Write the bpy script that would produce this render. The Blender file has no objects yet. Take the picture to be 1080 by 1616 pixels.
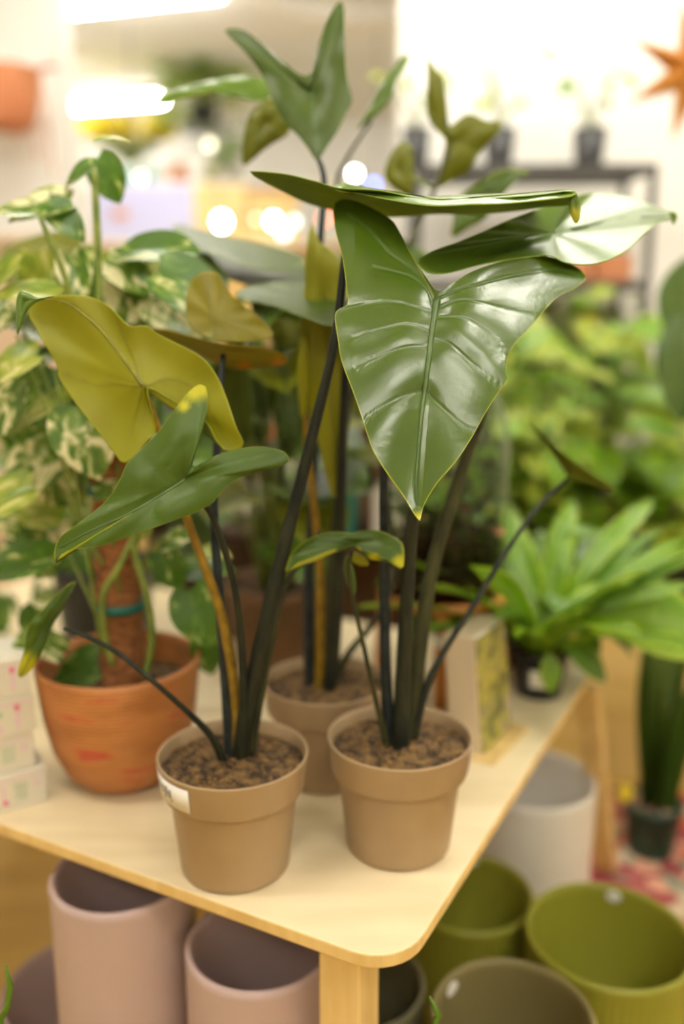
import bpy, math, random
import numpy as np
from mathutils import Vector, Matrix, noise as mnoise

# ------------------------------------------------------------------ camera
S = bpy.context.scene
C = S.collection
F, PITCH, T = 1400.0, math.radians(12.25), 0.55       # focal length in px of a 1080x1616 frame, tilt, table height
CZ = T + 0.618
cam_d = bpy.data.cameras.new('camera'); cam = bpy.data.objects.new('camera', cam_d); C.objects.link(cam)
cam.location = (0, 0, CZ); cam.rotation_euler = (math.radians(90) - PITCH, 0, 0)
cam_d.sensor_fit = 'VERTICAL'; cam_d.sensor_height = 36; cam_d.lens = F / 1616 * 36
cam_d.clip_start = 0.02; cam_d.clip_end = 60
cam_d.dof.use_dof = True; cam_d.dof.focus_distance = 0.83
cam_d.dof.aperture_fstop = 1.3; cam_d.dof.aperture_blades = 0
S.camera = cam

# ------------------------------------------------------------------ world and exposure
w = bpy.data.worlds.new('world'); S.world = w; w.use_nodes = True
w.node_tree.nodes['Background'].inputs[0].default_value = (1.0, 0.96, 0.88, 1)
w.node_tree.nodes['Background'].inputs[1].default_value = 0.25
S.view_settings.view_transform = 'Standard'; S.view_settings.look = 'None'
S.view_settings.gamma = 1; S.view_settings.use_curve_mapping = False
S.view_settings.exposure = 0.17
try:
    S.cycles.max_bounces = 7; S.cycles.diffuse_bounces = 4; S.cycles.glossy_bounces = 3; S.cycles.transmission_bounces = 6
    S.cycles.caustics_reflective = False; S.cycles.caustics_refractive = False; S.cycles.sample_clamp_indirect = 6; S.cycles.adaptive_threshold = 0.02
except Exception: pass
LAMP = 62.0                                             # emission of the ceiling tubes

# ------------------------------------------------------------------ pixel helpers
CS, SN = math.cos(PITCH), math.sin(PITCH)
def ray(x, y):
    a = (x - 540) / F; b = (y - 808) / F
    return Vector((a, CS - b * SN, -SN - b * CS))
def P(x, y, Y):                                        # the point seen at (x, y) that stands Y metres ahead
    r = ray(x, y); return Vector((0, 0, CZ)) + r * (Y / r.y)
def PZ(x, y, z):                                       # the point seen at (x, y) at height z
    r = ray(x, y); return Vector((0, 0, CZ)) + r * ((z - CZ) / r.z)
def mpp(Y): return Y / F                               # about metres per pixel there

# ------------------------------------------------------------------ materials
def mat(name):
    m = bpy.data.materials.new(name); m.use_nodes = True
    nt = m.node_tree; nt.nodes.clear()
    out = nt.nodes.new('ShaderNodeOutputMaterial'); b = nt.nodes.new('ShaderNodeBsdfPrincipled')
    nt.links.new(b.outputs[0], out.inputs[0]); return m, nt, b, out
def node(nt, t, **kw):
    n = nt.nodes.new(t)
    for k, v in kw.items(): setattr(n, k, v)
    return n
def c4(c): return (c[0], c[1], c[2], 1)
def srgb(r, g, b):
    f = lambda u: (u / 255 / 12.92) if u / 255 <= 0.04045 else ((u / 255 + 0.055) / 1.055) ** 2.4
    return (f(r), f(g), f(b))
def noise_mat(name, a, b, scale=8, detail=4, rough=0.6, bump=0.0, bscale=None, stretch=(1, 1, 1), spec=0.4, lo=0.35, hi=0.65, coat=0, metal=0):
    m, nt, bs, out = mat(name)
    tc = node(nt, 'ShaderNodeTexCoord'); mp = node(nt, 'ShaderNodeMapping'); mp.inputs['Scale'].default_value = stretch
    nt.links.new(tc.outputs['Object'], mp.inputs[0])
    nz = node(nt, 'ShaderNodeTexNoise'); nz.inputs['Scale'].default_value = scale; nz.inputs['Detail'].default_value = detail
    nt.links.new(mp.outputs[0], nz.inputs['Vector'])
    cr = node(nt, 'ShaderNodeValToRGB')
    cr.color_ramp.elements[0].position = lo; cr.color_ramp.elements[1].position = hi
    cr.color_ramp.elements[0].color = c4(a); cr.color_ramp.elements[1].color = c4(b)
    nt.links.new(nz.outputs['Fac'], cr.inputs[0]); nt.links.new(cr.outputs[0], bs.inputs['Base Color'])
    bs.inputs['Roughness'].default_value = rough; bs.inputs['Specular IOR Level'].default_value = spec
    bs.inputs['Coat Weight'].default_value = coat; bs.inputs['Metallic'].default_value = metal
    if bump:
        n2 = node(nt, 'ShaderNodeTexNoise'); n2.inputs['Scale'].default_value = bscale or scale * 4; n2.inputs['Detail'].default_value = 5
        nt.links.new(mp.outputs[0], n2.inputs['Vector'])
        bp = node(nt, 'ShaderNodeBump'); bp.inputs['Strength'].default_value = bump; bp.inputs['Distance'].default_value = 0.002
        nt.links.new(n2.outputs['Fac'], bp.inputs['Height']); nt.links.new(bp.outputs[0], bs.inputs['Normal'])
    return m
def plain(name, c, rough=0.5, spec=0.4):
    return noise_mat(name, tuple(u * 0.94 for u in c), tuple(min(1, u * 1.06) for u in c), 6, 3, rough, spec=spec)
def emit_mat(name, c, s):
    m, nt, b, out = mat(name); b.inputs['Base Color'].default_value = c4(c)
    b.inputs['Emission Color'].default_value = c4(c); b.inputs['Emission Strength'].default_value = s; return m
def leaf_mat(name, dark, light, edge, vein, rough=0.35, transl=0.25, spot=None, spec=0.5, scale=9, coat=0.0, fine=0.25):
    """Leaf skin: attribute 'lm' holds (margin, vein, ageing)."""
    m, nt, bs, out = mat(name); L = nt.links
    tc = node(nt, 'ShaderNodeTexCoord'); nz = node(nt, 'ShaderNodeTexNoise')
    nz.inputs['Scale'].default_value = scale; nz.inputs['Detail'].default_value = 3; L.new(tc.outputs['Object'], nz.inputs['Vector'])
    cr = node(nt, 'ShaderNodeValToRGB'); cr.color_ramp.elements[0].color = c4(dark); cr.color_ramp.elements[1].color = c4(light)
    cr.color_ramp.elements[0].position = 0.3; cr.color_ramp.elements[1].position = 0.7; L.new(nz.outputs['Fac'], cr.inputs[0])
    at = node(nt, 'ShaderNodeAttribute', attribute_name='lm'); sp = node(nt, 'ShaderNodeSeparateColor'); L.new(at.outputs['Color'], sp.inputs[0])
    col = cr.outputs[0]
    for o, cc in ((1, vein), (0, edge), (2, spot or edge)):
        mx = node(nt, 'ShaderNodeMix', data_type='RGBA'); L.new(sp.outputs[o], mx.inputs[0]); L.new(col, mx.inputs[6]); mx.inputs[7].default_value = c4(cc)
        col = mx.outputs[2]
    L.new(col, bs.inputs['Base Color']); bs.inputs['Roughness'].default_value = rough; bs.inputs['Specular IOR Level'].default_value = spec
    bs.inputs['Coat Weight'].default_value = coat; bs.inputs['Coat Roughness'].default_value = 0.15
    n2 = node(nt, 'ShaderNodeTexNoise'); n2.inputs['Scale'].default_value = 160; n2.inputs['Detail'].default_value = 4; L.new(tc.outputs['Object'], n2.inputs['Vector'])
    bp = node(nt, 'ShaderNodeBump'); bp.inputs['Strength'].default_value = fine; bp.inputs['Distance'].default_value = 0.001
    L.new(n2.outputs['Fac'], bp.inputs['Height']); L.new(bp.outputs[0], bs.inputs['Normal'])
    tr = node(nt, 'ShaderNodeBsdfTranslucent'); L.new(col, tr.inputs[0])
    ms = node(nt, 'ShaderNodeMixShader'); ms.inputs[0].default_value = transl
    L.new(bs.outputs[0], ms.inputs[1]); L.new(tr.outputs[0], ms.inputs[2]); L.new(ms.outputs[0], out.inputs[0])
    return m
def varieg_mat(name, g1, g2, cream, scale, lo, hi):
    m, nt, bs, out = mat(name); L = nt.links
    tc = node(nt, 'ShaderNodeTexCoord'); oi = node(nt, 'ShaderNodeObjectInfo')
    ad = node(nt, 'ShaderNodeVectorMath', operation='ADD'); L.new(tc.outputs['Object'], ad.inputs[0]); L.new(oi.outputs['Location'], ad.inputs[1])
    mp = node(nt, 'ShaderNodeMapping'); mp.inputs['Scale'].default_value = (1, 0.55, 1); L.new(ad.outputs[0], mp.inputs[0])
    nz = node(nt, 'ShaderNodeTexNoise'); nz.inputs['Scale'].default_value = scale; nz.inputs['Detail'].default_value = 5; nz.inputs['Distortion'].default_value = 0.8
    L.new(mp.outputs[0], nz.inputs['Vector'])
    cr = node(nt, 'ShaderNodeValToRGB'); e = cr.color_ramp.elements
    e[0].position = lo; e[0].color = c4(g1); e[1].position = hi; e[1].color = c4(cream)
    k = e.new((lo + hi) / 2); k.color = c4(g2)
    L.new(nz.outputs['Fac'], cr.inputs[0]); L.new(cr.outputs[0], bs.inputs['Base Color']); bs.inputs['Roughness'].default_value = 0.35
    tr = node(nt, 'ShaderNodeBsdfTranslucent'); L.new(cr.outputs[0], tr.inputs[0])
    ms = node(nt, 'ShaderNodeMixShader'); ms.inputs[0].default_value = 0.3
    L.new(bs.outputs[0], ms.inputs[1]); L.new(tr.outputs[0], ms.inputs[2]); L.new(ms.outputs[0], out.inputs[0])
    return m

M = {}
M['leaf'] = leaf_mat('alocasia_leaf_upper', (0.040, 0.074, 0.003), (0.054, 0.096, 0.004), (0.34, 0.36, 0.015), (0.07, 0.13, 0.03), 0.42, 0.14, spot=(0.42, 0.40, 0.01), spec=0.28)
M['leaf_main'] = leaf_mat('glossy_alocasia_leaf', (0.042, 0.078, 0.003), (0.054, 0.098, 0.005), (0.34, 0.36, 0.015), (0.075, 0.13, 0.035), 0.27, 0.12, spot=(0.42, 0.40, 0.01), spec=0.6)
M['leaf_u'] = leaf_mat('alocasia_leaf_under', (0.30, 0.30, 0.003), (0.36, 0.35, 0.004), (0.42, 0.42, 0.02), (0.24, 0.22, 0.008), 0.5, 0.45, spot=(0.5, 0.22, 0.01))
M['leaf_b'] = leaf_mat('alocasia_leaf_back_upper', (0.040, 0.068, 0.005), (0.056, 0.090, 0.008), (0.16, 0.24, 0.03), (0.09, 0.14, 0.04), 0.40, 0.2, spot=(0.4, 0.4, 0.02), spec=0.3)
M['leaf_bu'] = leaf_mat('alocasia_leaf_back_under', (0.15, 0.17, 0.004), (0.20, 0.21, 0.006), (0.22, 0.26, 0.02), (0.09, 0.12, 0.01), 0.45, 0.4, spot=(0.5, 0.2, 0.01))
M['leaf_y'] = leaf_mat('ageing_leaf_skin', (0.22, 0.20, 0.008), (0.30, 0.26, 0.01), (0.42, 0.30, 0.02), (0.2, 0.17, 0.01), 0.45, 0.4, spot=(0.52, 0.24, 0.01))
M['leaf_l'] = leaf_mat('pale_leaf_upper', (0.075, 0.14, 0.012), (0.11, 0.19, 0.02), (0.24, 0.36, 0.03), (0.14, 0.22, 0.05), 0.30, 0.25, spot=(0.4, 0.4, 0.02))
M['leaf_gu'] = leaf_mat('green_leaf_under', (0.13, 0.18, 0.008), (0.18, 0.23, 0.012), (0.3, 0.36, 0.03), (0.14, 0.2, 0.02), 0.45, 0.45)
M['midrib'] = noise_mat('midrib_skin', (0.05, 0.09, 0.02), (0.075, 0.12, 0.03), 40, 3, 0.4)
M['midrib_u'] = noise_mat('midrib_under_skin', (0.12, 0.11, 0.01), (0.2, 0.2, 0.015), 40, 3, 0.45)
M['stem_d'] = noise_mat('dark_petiole', (0.006, 0.008, 0.006), (0.022, 0.024, 0.012), 60, 4, 0.5, stretch=(1, 1, 0.3), spec=0.2)
M['stem_o'] = noise_mat('olive_petiole', (0.022, 0.022, 0.008), (0.045, 0.045, 0.014), 60, 4, 0.5, stretch=(1, 1, 0.3), spec=0.2)
M['stem_b'] = noise_mat('slate_petiole', (0.010, 0.014, 0.015), (0.022, 0.028, 0.026), 60, 4, 0.5, spec=0.2)
M['stem_y'] = noise_mat('amber_petiole', (0.16, 0.09, 0.008), (0.26, 0.16, 0.015), 60, 4, 0.5, spec=0.2)
M['stem_g'] = noise_mat('green_stem', (0.10, 0.15, 0.02), (0.20, 0.24, 0.04), 50, 4, 0.45)
M['taupe'] = noise_mat('taupe_plastic', srgb(152, 128, 96), srgb(162, 138, 104), 12, 3, 0.42, spec=0.35)
M['soil'] = noise_mat('potting_soil', (0.030, 0.016, 0.006), (0.20, 0.115, 0.036), 90, 8, 0.9, bump=0.8, bscale=240, lo=0.4, hi=0.7)
M['bark'] = noise_mat('bark_chips', (0.05, 0.026, 0.008), (0.34, 0.19, 0.06), 90, 4, 0.85, lo=0.3, hi=0.7)
M['paper'] = plain('white_paper', (0.82, 0.80, 0.74), 0.6)
M['ink'] = plain('grey_ink', (0.12, 0.12, 0.13), 0.7)
M['birch'] = noise_mat('birch_tabletop', srgb(222, 204, 164), srgb(231, 214, 176), 5, 6, 0.5, stretch=(1.2, 6, 1), spec=0.3)
M['pine'] = noise_mat('pine_edge', srgb(208, 176, 112), srgb(224, 194, 132), 6, 5, 0.55, stretch=(6, 6, 0.8))
M['ply'] = noise_mat('plywood_panel', srgb(222, 192, 116), srgb(234, 206, 134), 4, 6, 0.55, stretch=(1, 1, 6))
M['terra'] = None
M['coir'] = noise_mat('coir_fibre', (0.16, 0.055, 0.015), (0.36, 0.15, 0.05), 60, 6, 0.95, bump=1.0, bscale=220, stretch=(1, 1, 3))
M['teal'] = plain('teal_tie', (0.01, 0.14, 0.11), 0.5)
M['mauve'] = noise_mat('mauve_glaze', srgb(178, 156, 152), srgb(186, 164, 160), 5, 3, 0.55, spec=0.3)
M['olive'] = noise_mat('olive_green_glaze', srgb(128, 128, 38), srgb(138, 138, 46), 5, 3, 0.45, spec=0.4)
M['khaki'] = noise_mat('khaki_glaze', srgb(112, 102, 62), srgb(122, 111, 70), 5, 3, 0.5, spec=0.35)
M['dkhaki'] = noise_mat('dark_khaki_glaze', srgb(92, 88, 62), srgb(104, 99, 70), 5, 3, 0.5, spec=0.35)
M['lgrey'] = noise_mat('pale_grey_glaze', srgb(222, 217, 208), srgb(230, 225, 216), 5, 3, 0.55, spec=0.3)
M['black'] = noise_mat('black_plastic', (0.012, 0.012, 0.013), (0.02, 0.02, 0.02), 8, 3, 0.4)
M['dgreen'] = noise_mat('dark_green_plastic', (0.008, 0.035, 0.022), (0.014, 0.05, 0.03), 8, 3, 0.4)
M['brown'] = noise_mat('brown_clay', srgb(98, 70, 44), srgb(120, 88, 58), 10, 4, 0.7)
M['dbrown'] = noise_mat('dark_brown_clay', srgb(66, 46, 30), srgb(84, 60, 40), 10, 4, 0.7)
M['wood'] = noise_mat('orange_wood', srgb(176, 108, 44), srgb(204, 134, 62), 12, 4, 0.5, stretch=(1, 1, 0.2))
M['white'] = plain('white_paint', (0.80, 0.78, 0.72), 0.7)
M['metal'] = plain('dark_metal', (0.05, 0.047, 0.042), 0.5)
M['kraft'] = noise_mat('kraft_star_paper', srgb(176, 112, 42), srgb(206, 142, 66), 14, 4, 0.7)
M['orange'] = noise_mat('orange_clay', srgb(186, 118, 78), srgb(202, 136, 94), 10, 4, 0.7)

# ------------------------------------------------------------------ objects
ORG = {}
def thing(name, label, cat, loc=(0, 0, 0), group=None, kind=None):
    o = bpy.data.objects.new(name, None); C.objects.link(o); o.location = loc; o.empty_display_size = 0.05
    o['label'] = label; o['category'] = cat
    if group: o['group'] = group
    if kind: o['kind'] = kind
    ORG[o] = Vector(loc); return o
def obj(name, verts, faces, m, parent=None, smooth=True, label=None):
    """One mesh object; verts are world positions, stored from the thing's own base."""
    org = ORG.get(parent, Vector((0, 0, 0))) if parent else Vector((0, 0, 0))
    me = bpy.data.meshes.new(name); me.from_pydata([tuple(Vector(v) - org) for v in verts], [], faces)
    for mm in (m if isinstance(m, (list, tuple)) else [m]): me.materials.append(mm)
    if smooth: me.polygons.foreach_set('use_smooth', [True] * len(me.polygons))
    me.update()
    o = bpy.data.objects.new(name, me); C.objects.link(o)
    if parent: o.parent = parent; ORG[o] = org
    if label: o['label'] = label
    return o
def tag(o, label, cat, group=None):
    o['label'] = label; o['category'] = cat
    if group: o['group'] = group
    return o
def struct(o): o['kind'] = 'structure'; return o

def smooth_path(pts, n, closed=False):
    """Catmull-Rom through pts (any dimension), resampled evenly to n points."""
    p = np.array(pts, float); m = len(p); seg = m if closed else m - 1; out = []
    for i in range(seg):
        if closed: p0, p1, p2, p3 = p[(i - 1) % m], p[i], p[(i + 1) % m], p[(i + 2) % m]
        else: p0, p1, p2, p3 = p[max(i - 1, 0)], p[i], p[i + 1], p[min(i + 2, m - 1)]
        for k in range(10):
            t = k / 10
            out.append(0.5 * (2 * p1 + (p2 - p0) * t + (2 * p0 - 5 * p1 + 4 * p2 - p3) * t * t + (3 * p1 - p0 - 3 * p2 + p3) * t ** 3))
    out.append(p[0] if closed else p[-1]); out = np.array(out)
    d = np.r_[0, np.cumsum(np.linalg.norm(np.diff(out, axis=0), axis=1))]
    s = np.linspace(0, d[-1], n + 1)[:-1] if closed else np.linspace(0, d[-1], n)
    return np.stack([np.interp(s, d, out[:, k]) for k in range(p.shape[1])], 1)

def tube_geo(pts, radii, n=None, seg=10):
    n = n or max(6, 4 * len(pts))
    q = smooth_path([tuple(p) + (r,) for p, r in zip(pts, radii)], n)
    V, Fc = [], []; up = Vector((0.3, 1, 0.2)).normalized()
    for i in range(n):
        a = Vector(q[max(i - 1, 0)][:3]); b = Vector(q[min(i + 1, n - 1)][:3]); d = (b - a).normalized()
        x = d.cross(up)
        if x.length < 1e-4: x = d.cross(Vector((1, 0, 0)))
        x.normalize(); y = d.cross(x)
        c = Vector(q[i][:3]); r = q[i][3]
        for k in range(seg):
            t = 2 * math.pi * k / seg; V.append(c + x * (r * math.cos(t)) + y * (r * math.sin(t)))
    for i in range(n - 1):
        for k in range(seg):
            a = i * seg + k; b = i * seg + (k + 1) % seg; Fc.append((a, b, b + seg, a + seg))
    Fc.append(tuple(range(seg - 1, -1, -1))); Fc.append(tuple(range((n - 1) * seg, n * seg)))
    return V, Fc
def tube(name, pts, radii, m, parent, seg=10, n=None):
    if not isinstance(radii, (list, tuple)): radii = [radii] * len(pts)
    V, Fc = tube_geo(pts, radii, n, seg); return obj(name, V, Fc, m, parent)
def lathe(name, prof, c, m, parent=None, seg=64, rib=None, closed=False, smooth=True):
    """prof: (radius, height above c); rib(i_profile) gives a groove depth for every other column."""
    V, Fc = [], []; c = Vector(c)
    for j, (r, z) in enumerate(prof):
        for k in range(seg):
            t = 2 * math.pi * k / seg; rr = r
            if rib: rr = r - rib(j) * (0.5 - 0.5 * math.cos(t * seg / 4))
            V.append(c + Vector((rr * math.cos(t), rr * math.sin(t), z)))
    n = len(prof)
    for j in range(n - 1):
        for k in range(seg):
            a = j * seg + k; b = j * seg + (k + 1) % seg; Fc.append((a, b, b + seg, a + seg))
    if prof[0][0] > 1e-5: Fc.append(tuple(range(seg - 1, -1, -1)))
    if prof[-1][0] > 1e-5: Fc.append(tuple(range((n - 1) * seg, n * seg)))
    return obj(name, V, Fc, m, parent, smooth)
def box_geo(c, size, ax=None):
    c = Vector(c); X, Y, Z = ax or (Vector((1, 0, 0)), Vector((0, 1, 0)), Vector((0, 0, 1)))
    V = [c + X * (sx * size[0] / 2) + Y * (sy * size[1] / 2) + Z * (sz * size[2] / 2) for sz in (-1, 1) for sy in (-1, 1) for sx in (-1, 1)]
    return V, [(0, 2, 3, 1), (4, 5, 7, 6), (0, 1, 5, 4), (2, 6, 7, 3), (0, 4, 6, 2), (1, 3, 7, 5)]
def box(name, c, size, m, parent=None, ax=None, bevel=0.0, label=None):
    V, Fc = box_geo(c, size, ax); o = obj(name, V, Fc, m, parent, False, label)
    if bevel:
        b = o.modifiers.new('bevel', 'BEVEL'); b.width = bevel; b.segments = 2
    return o
def rotz(a): return (Vector((math.cos(a), math.sin(a), 0)), Vector((-math.sin(a), math.cos(a), 0)), Vector((0, 0, 1)))

# ------------------------------------------------------------------ a leaf traced with its own depth
def seg_dist(px, py, path):
    best = np.full(px.shape, 1e9)
    for (x0, y0), (x1, y1) in zip(path[:-1], path[1:]):
        dx, dy = x1 - x0, y1 - y0; L2 = dx * dx + dy * dy + 1e-9
        t = np.clip(((px - x0) * dx + (py - y0) * dy) / L2, 0, 1)
        best = np.minimum(best, np.hypot(px - x0 - t * dx, py - y0 - t * dy))
    return best
def leaf(parent, out, attach, Y=None, g=(0, 0), m=('leaf', 'leaf_u'), face='cam', midrib=None, veins=(), N=72, K=12, bulge=0.006, wav=0.002,
         vn=0.0016, vb=0.004, vw=3.0, fold=0.006, spots=(), bend=None, rib=(0.0022, 0.0006), edge_w=0.5, thick=0.0009, label=None, name='leaf', ribm=None):
    """out: outline pixels (with their own Y, or from Y + g per 100 px); rings run from the attachment to the margin."""
    ax, ay = attach[0], attach[1]
    def depth(x, y):
        d = Y + g[0] * (x - ax) / 100 + g[1] * (y - ay) / 100
        return d + (bend(x, y) if bend else 0)
    own = len(out[0]) == 3
    o3 = smooth_path(out, N, True)
    aY = attach[2] if len(attach) == 3 else depth(ax, ay)
    paths = ([midrib] if midrib else []) + list(veins)
    paths = [smooth_path([p[:2] for p in v], 24) for v in paths]
    X, Yp, D, Tt = [np.array([ax])], [np.array([ay])], [np.array([aY])], [np.array([0.0])]
    th = np.arange(N) / N * 2 * math.pi
    for j in range(1, K + 1):
        t = 1 - (1 - j / K) ** 1.45
        x = ax + (o3[:, 0] - ax) * t; y = ay + (o3[:, 1] - ay) * t
        if own: d = aY + (o3[:, 2] - aY) * t
        else: d = np.array([depth(a, b) for a, b in zip(x, y)])
        d = d - bulge * math.sin(math.pi * t) + wav * np.sin(9 * th + 1.3) * t * t
        X.append(x); Yp.append(y); D.append(d); Tt.append(np.full(N, t))
    X, Yp, D, Tt = map(np.concatenate, (X, Yp, D, Tt))
    sgn = 1 if face == 'cam' else -1
    vein = np.zeros_like(X)
    for i, p in enumerate(paths):
        ds = seg_dist(X, Yp, p); first = bool(midrib) and i == 0
        gv = np.exp(-(ds / (vw * (1.5 if first else 1))) ** 2); vein = np.maximum(vein, gv)
        D = D + sgn * ((fold if first else vb) * np.exp(-(ds / (38 if first else 16)) ** 2) + vn * gv)
    Vv = [P(a, b, c) for a, b, c in zip(X, Yp, D)]
    Fc = [(0, 1 + k, 1 + (k + 1) % N) for k in range(N)]
    for j in range(K - 1):
        for k in range(N):
            a = 1 + j * N + k; b = 1 + j * N + (k + 1) % N; Fc.append((a, a + N, b + N, b))
    nrm = Vector((0, 0, 0))
    for f in Fc[::5]:
        nrm += (Vv[f[1]] - Vv[f[0]]).cross(Vv[f[2]] - Vv[f[0]])
    ref = {'cam': Vector((0, 0, CZ)) - Vv[0], 'away': Vv[0] - Vector((0, 0, CZ)), 'up': Vector((0, 0, 1))}[face]
    if nrm.dot(ref) < 0: Fc = [tuple(reversed(f)) for f in Fc]
    o = obj(name, Vv, Fc, [M[m[0]], M[m[1]]], parent, label=label)
    e = np.clip((Tt - (1 - edge_w * 0.06)) / (edge_w * 0.06), 0, 1) * (0.85 if edge_w else 0)
    sp = np.zeros_like(X)
    for (sx, sy, sr) in spots: sp = np.maximum(sp, np.clip(1.6 - 1.6 * np.hypot(X - sx, Yp - sy) / sr, 0, 1))
    at = o.data.attributes.new('lm', 'FLOAT_COLOR', 'POINT')
    at.data.foreach_set('color', np.stack([e, vein * 0.7, sp, np.ones_like(e)], 1).astype(np.float32).ravel())
    s = o.modifiers.new('thickness', 'SOLIDIFY'); s.thickness = thick; s.offset = -1; s.material_offset = 1; s.material_offset_rim = 0
    if midrib and rib:
        mp_ = smooth_path([p[:2] for p in midrib], 16); pts = []
        for (x, y) in mp_:
            i = int(np.argmin(np.hypot(X - x, Yp - y))); r = ray(x, y); pts.append(P(x, y, D[i] - sgn * 0 - 0.0004))
        rr = list(np.linspace(rib[0], rib[1], len(pts)))
        V2, F2 = tube_geo(pts, rr, 40, 8)
        obj('midrib', V2, F2, M[ribm or ('midrib' if face == 'cam' else 'midrib_u')], o)
    return o
def stem(parent, pts, Ys, radii, m, name='petiole'):
    return tube(name, [P(x, y, Y) for (x, y), Y in zip(pts, Ys)], list(radii), M[m], parent, seg=12, n=8 * len(pts))
def Z(x0, y0, s, pts): return [(x0 + a / s, y0 + b / s) for a, b in pts]

# ------------------------------------------------------------------ shared small leaves, length 1 along +Y, upper side +Z
def unit_leaf(kind, seed=0, n=12, k=6):
    rnd = random.Random(seed); V, Fc, mask = [], [], []
    for i in range(n + 1):
        t = i / n
        if kind == 'heart': wd = 0.40 * (math.sin(math.pi * min(1, t * 0.80 + 0.2)) ** 0.8) * (1.0 if t > 0.06 else 0.75)
        elif kind == 'lance': wd = 0.20 * math.sin(math.pi * t ** 0.8) ** 0.9
        elif kind == 'strap': wd = 0.11 * (math.sin(math.pi * (0.1 + 0.9 * t) ** 1.2) ** 0.6)
        elif kind == 'sword': wd = 0.055 * (1 - t ** 4)
        else: wd = 0.30 * math.sin(math.pi * t ** 0.9) ** 0.8
        if t >= 1: wd = 0.002
        bend = {'heart': 0.22, 'lance': 0.22, 'strap': 0.45, 'sword': 0.02}.get(kind, 0.2)
        for j in range(-k, k + 1):
            u = j / k; y = t + (-0.10 * abs(u) ** 1.5 * (1 - t) ** 3 if kind == 'heart' else 0)
            z = -bend * t * t + 0.12 * wd * 2 * abs(u) - 0.03 * math.sin(7 * t + 2 * u + seed) * (0.5 if kind != 'strap' else 1.0) * abs(u)
            V.append((u * wd, y, z)); mask.append((1.0 if abs(u) > 0.95 else 0, 1.0 if j == 0 else 0, 0, 1))
    w_ = 2 * k + 1
    for i in range(n):
        for j in range(2 * k):
            a = i * w_ + j; Fc.append((a, a + 1, a + w_ + 1, a + w_))
    me = bpy.data.meshes.new('leaf_' + kind); me.from_pydata(V, [], Fc)
    me.polygons.foreach_set('use_smooth', [True] * len(Fc))
    at = me.attributes.new('lm', 'FLOAT_COLOR', 'POINT'); at.data.foreach_set('color', np.array(mask, np.float32).ravel())
    return me
UL = {}
def ul(kind, seed, m):
    key = (kind, seed, m)
    if key not in UL:
        me = unit_leaf(kind, seed, n=10 if kind != 'strap' else 16, k=3 if kind != 'heart' else 4); me.materials.append(M[m]); UL[key] = me
    return UL[key]
def put_leaf(parent, base, direction, normal, length, me, width=1.0, name='leaf'):
    y = Vector(direction).normalized(); z = Vector(normal); z = (z - y * z.dot(y))
    if z.length < 1e-3: z = y.orthogonal()
    z.normalize(); x = y.cross(z)
    o = bpy.data.objects.new(name, me); C.objects.link(o); o.parent = parent
    b = Vector(base) - ORG[parent]
    o.matrix_local = Matrix(((x.x * length * width, y.x * length, z.x * length, b.x), (x.y * length * width, y.y * length, z.y * length, b.y),
                             (x.z * length * width, y.z * length, z.z * length, b.z), (0, 0, 0, 1)))
    return o
def stems_part(parent, paths, r, m, name='stems'):
    V, Fc = [], []
    for pth in paths:
        v, f = tube_geo(pth, [r * 1.2] + [r] * (len(pth) - 2) + [r * 0.7], 3 * len(pth), 6); k = len(V); V += v; Fc += [tuple(i + k for i in q) for q in f]
    return obj(name, V, Fc, m, parent)

# ================================================================== the room
CEIL = 2.80
M['wallw'] = noise_mat('white_wall_paint', (0.80, 0.78, 0.73), (0.84, 0.82, 0.77), 3, 3, 0.85, spec=0.2)
M['wallb'] = noise_mat('far_wall_paint', (0.62, 0.61, 0.56), (0.70, 0.69, 0.64), 2, 3, 0.85, spec=0.2)
M['ceil'] = noise_mat('ceiling_board', (0.78, 0.77, 0.72), (0.83, 0.82, 0.77), 1.2, 5, 0.9, spec=0.2)
M['floor'] = noise_mat('warm_floor', srgb(196, 164, 92), srgb(212, 180, 106), 3, 5, 0.5, stretch=(1, 5, 1), spec=0.3)
def slab(name, x0, x1, y0, y1, z0, z1, m):
    return struct(box(name, ((x0 + x1) / 2, (y0 + y1) / 2, (z0 + z1) / 2), (x1 - x0, y1 - y0, z1 - z0), m))
slab('floor', -3.2, 2.5, -3.2, 8.1, -0.05, 0, M['floor'])
slab('ceiling', -3.2, 2.5, -3.2, 8.1, CEIL, CEIL + 0.05, M['ceil'])
slab('wall_left', -3.25, -3.2, -3.2, 8.1, 0, CEIL, M['wallw'])
slab('wall_right', 2.5, 2.55, -3.2, 8.1, 0, CEIL, M['wallw'])
slab('wall_rear', -3.2, 2.5, -3.25, -3.2, 0, CEIL, M['wallw'])
slab('wall_far', -3.2, 2.5, 8.0, 8.05, 0, CEIL, M['wallb'])
slab('wall_partition', 0.20, 2.5, 3.35, 3.45, 0, CEIL, M['wallw'])
slab('wall_column', -3.2, -1.22, 4.0, 4.35, 0, CEIL, M['wallw'])

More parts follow.
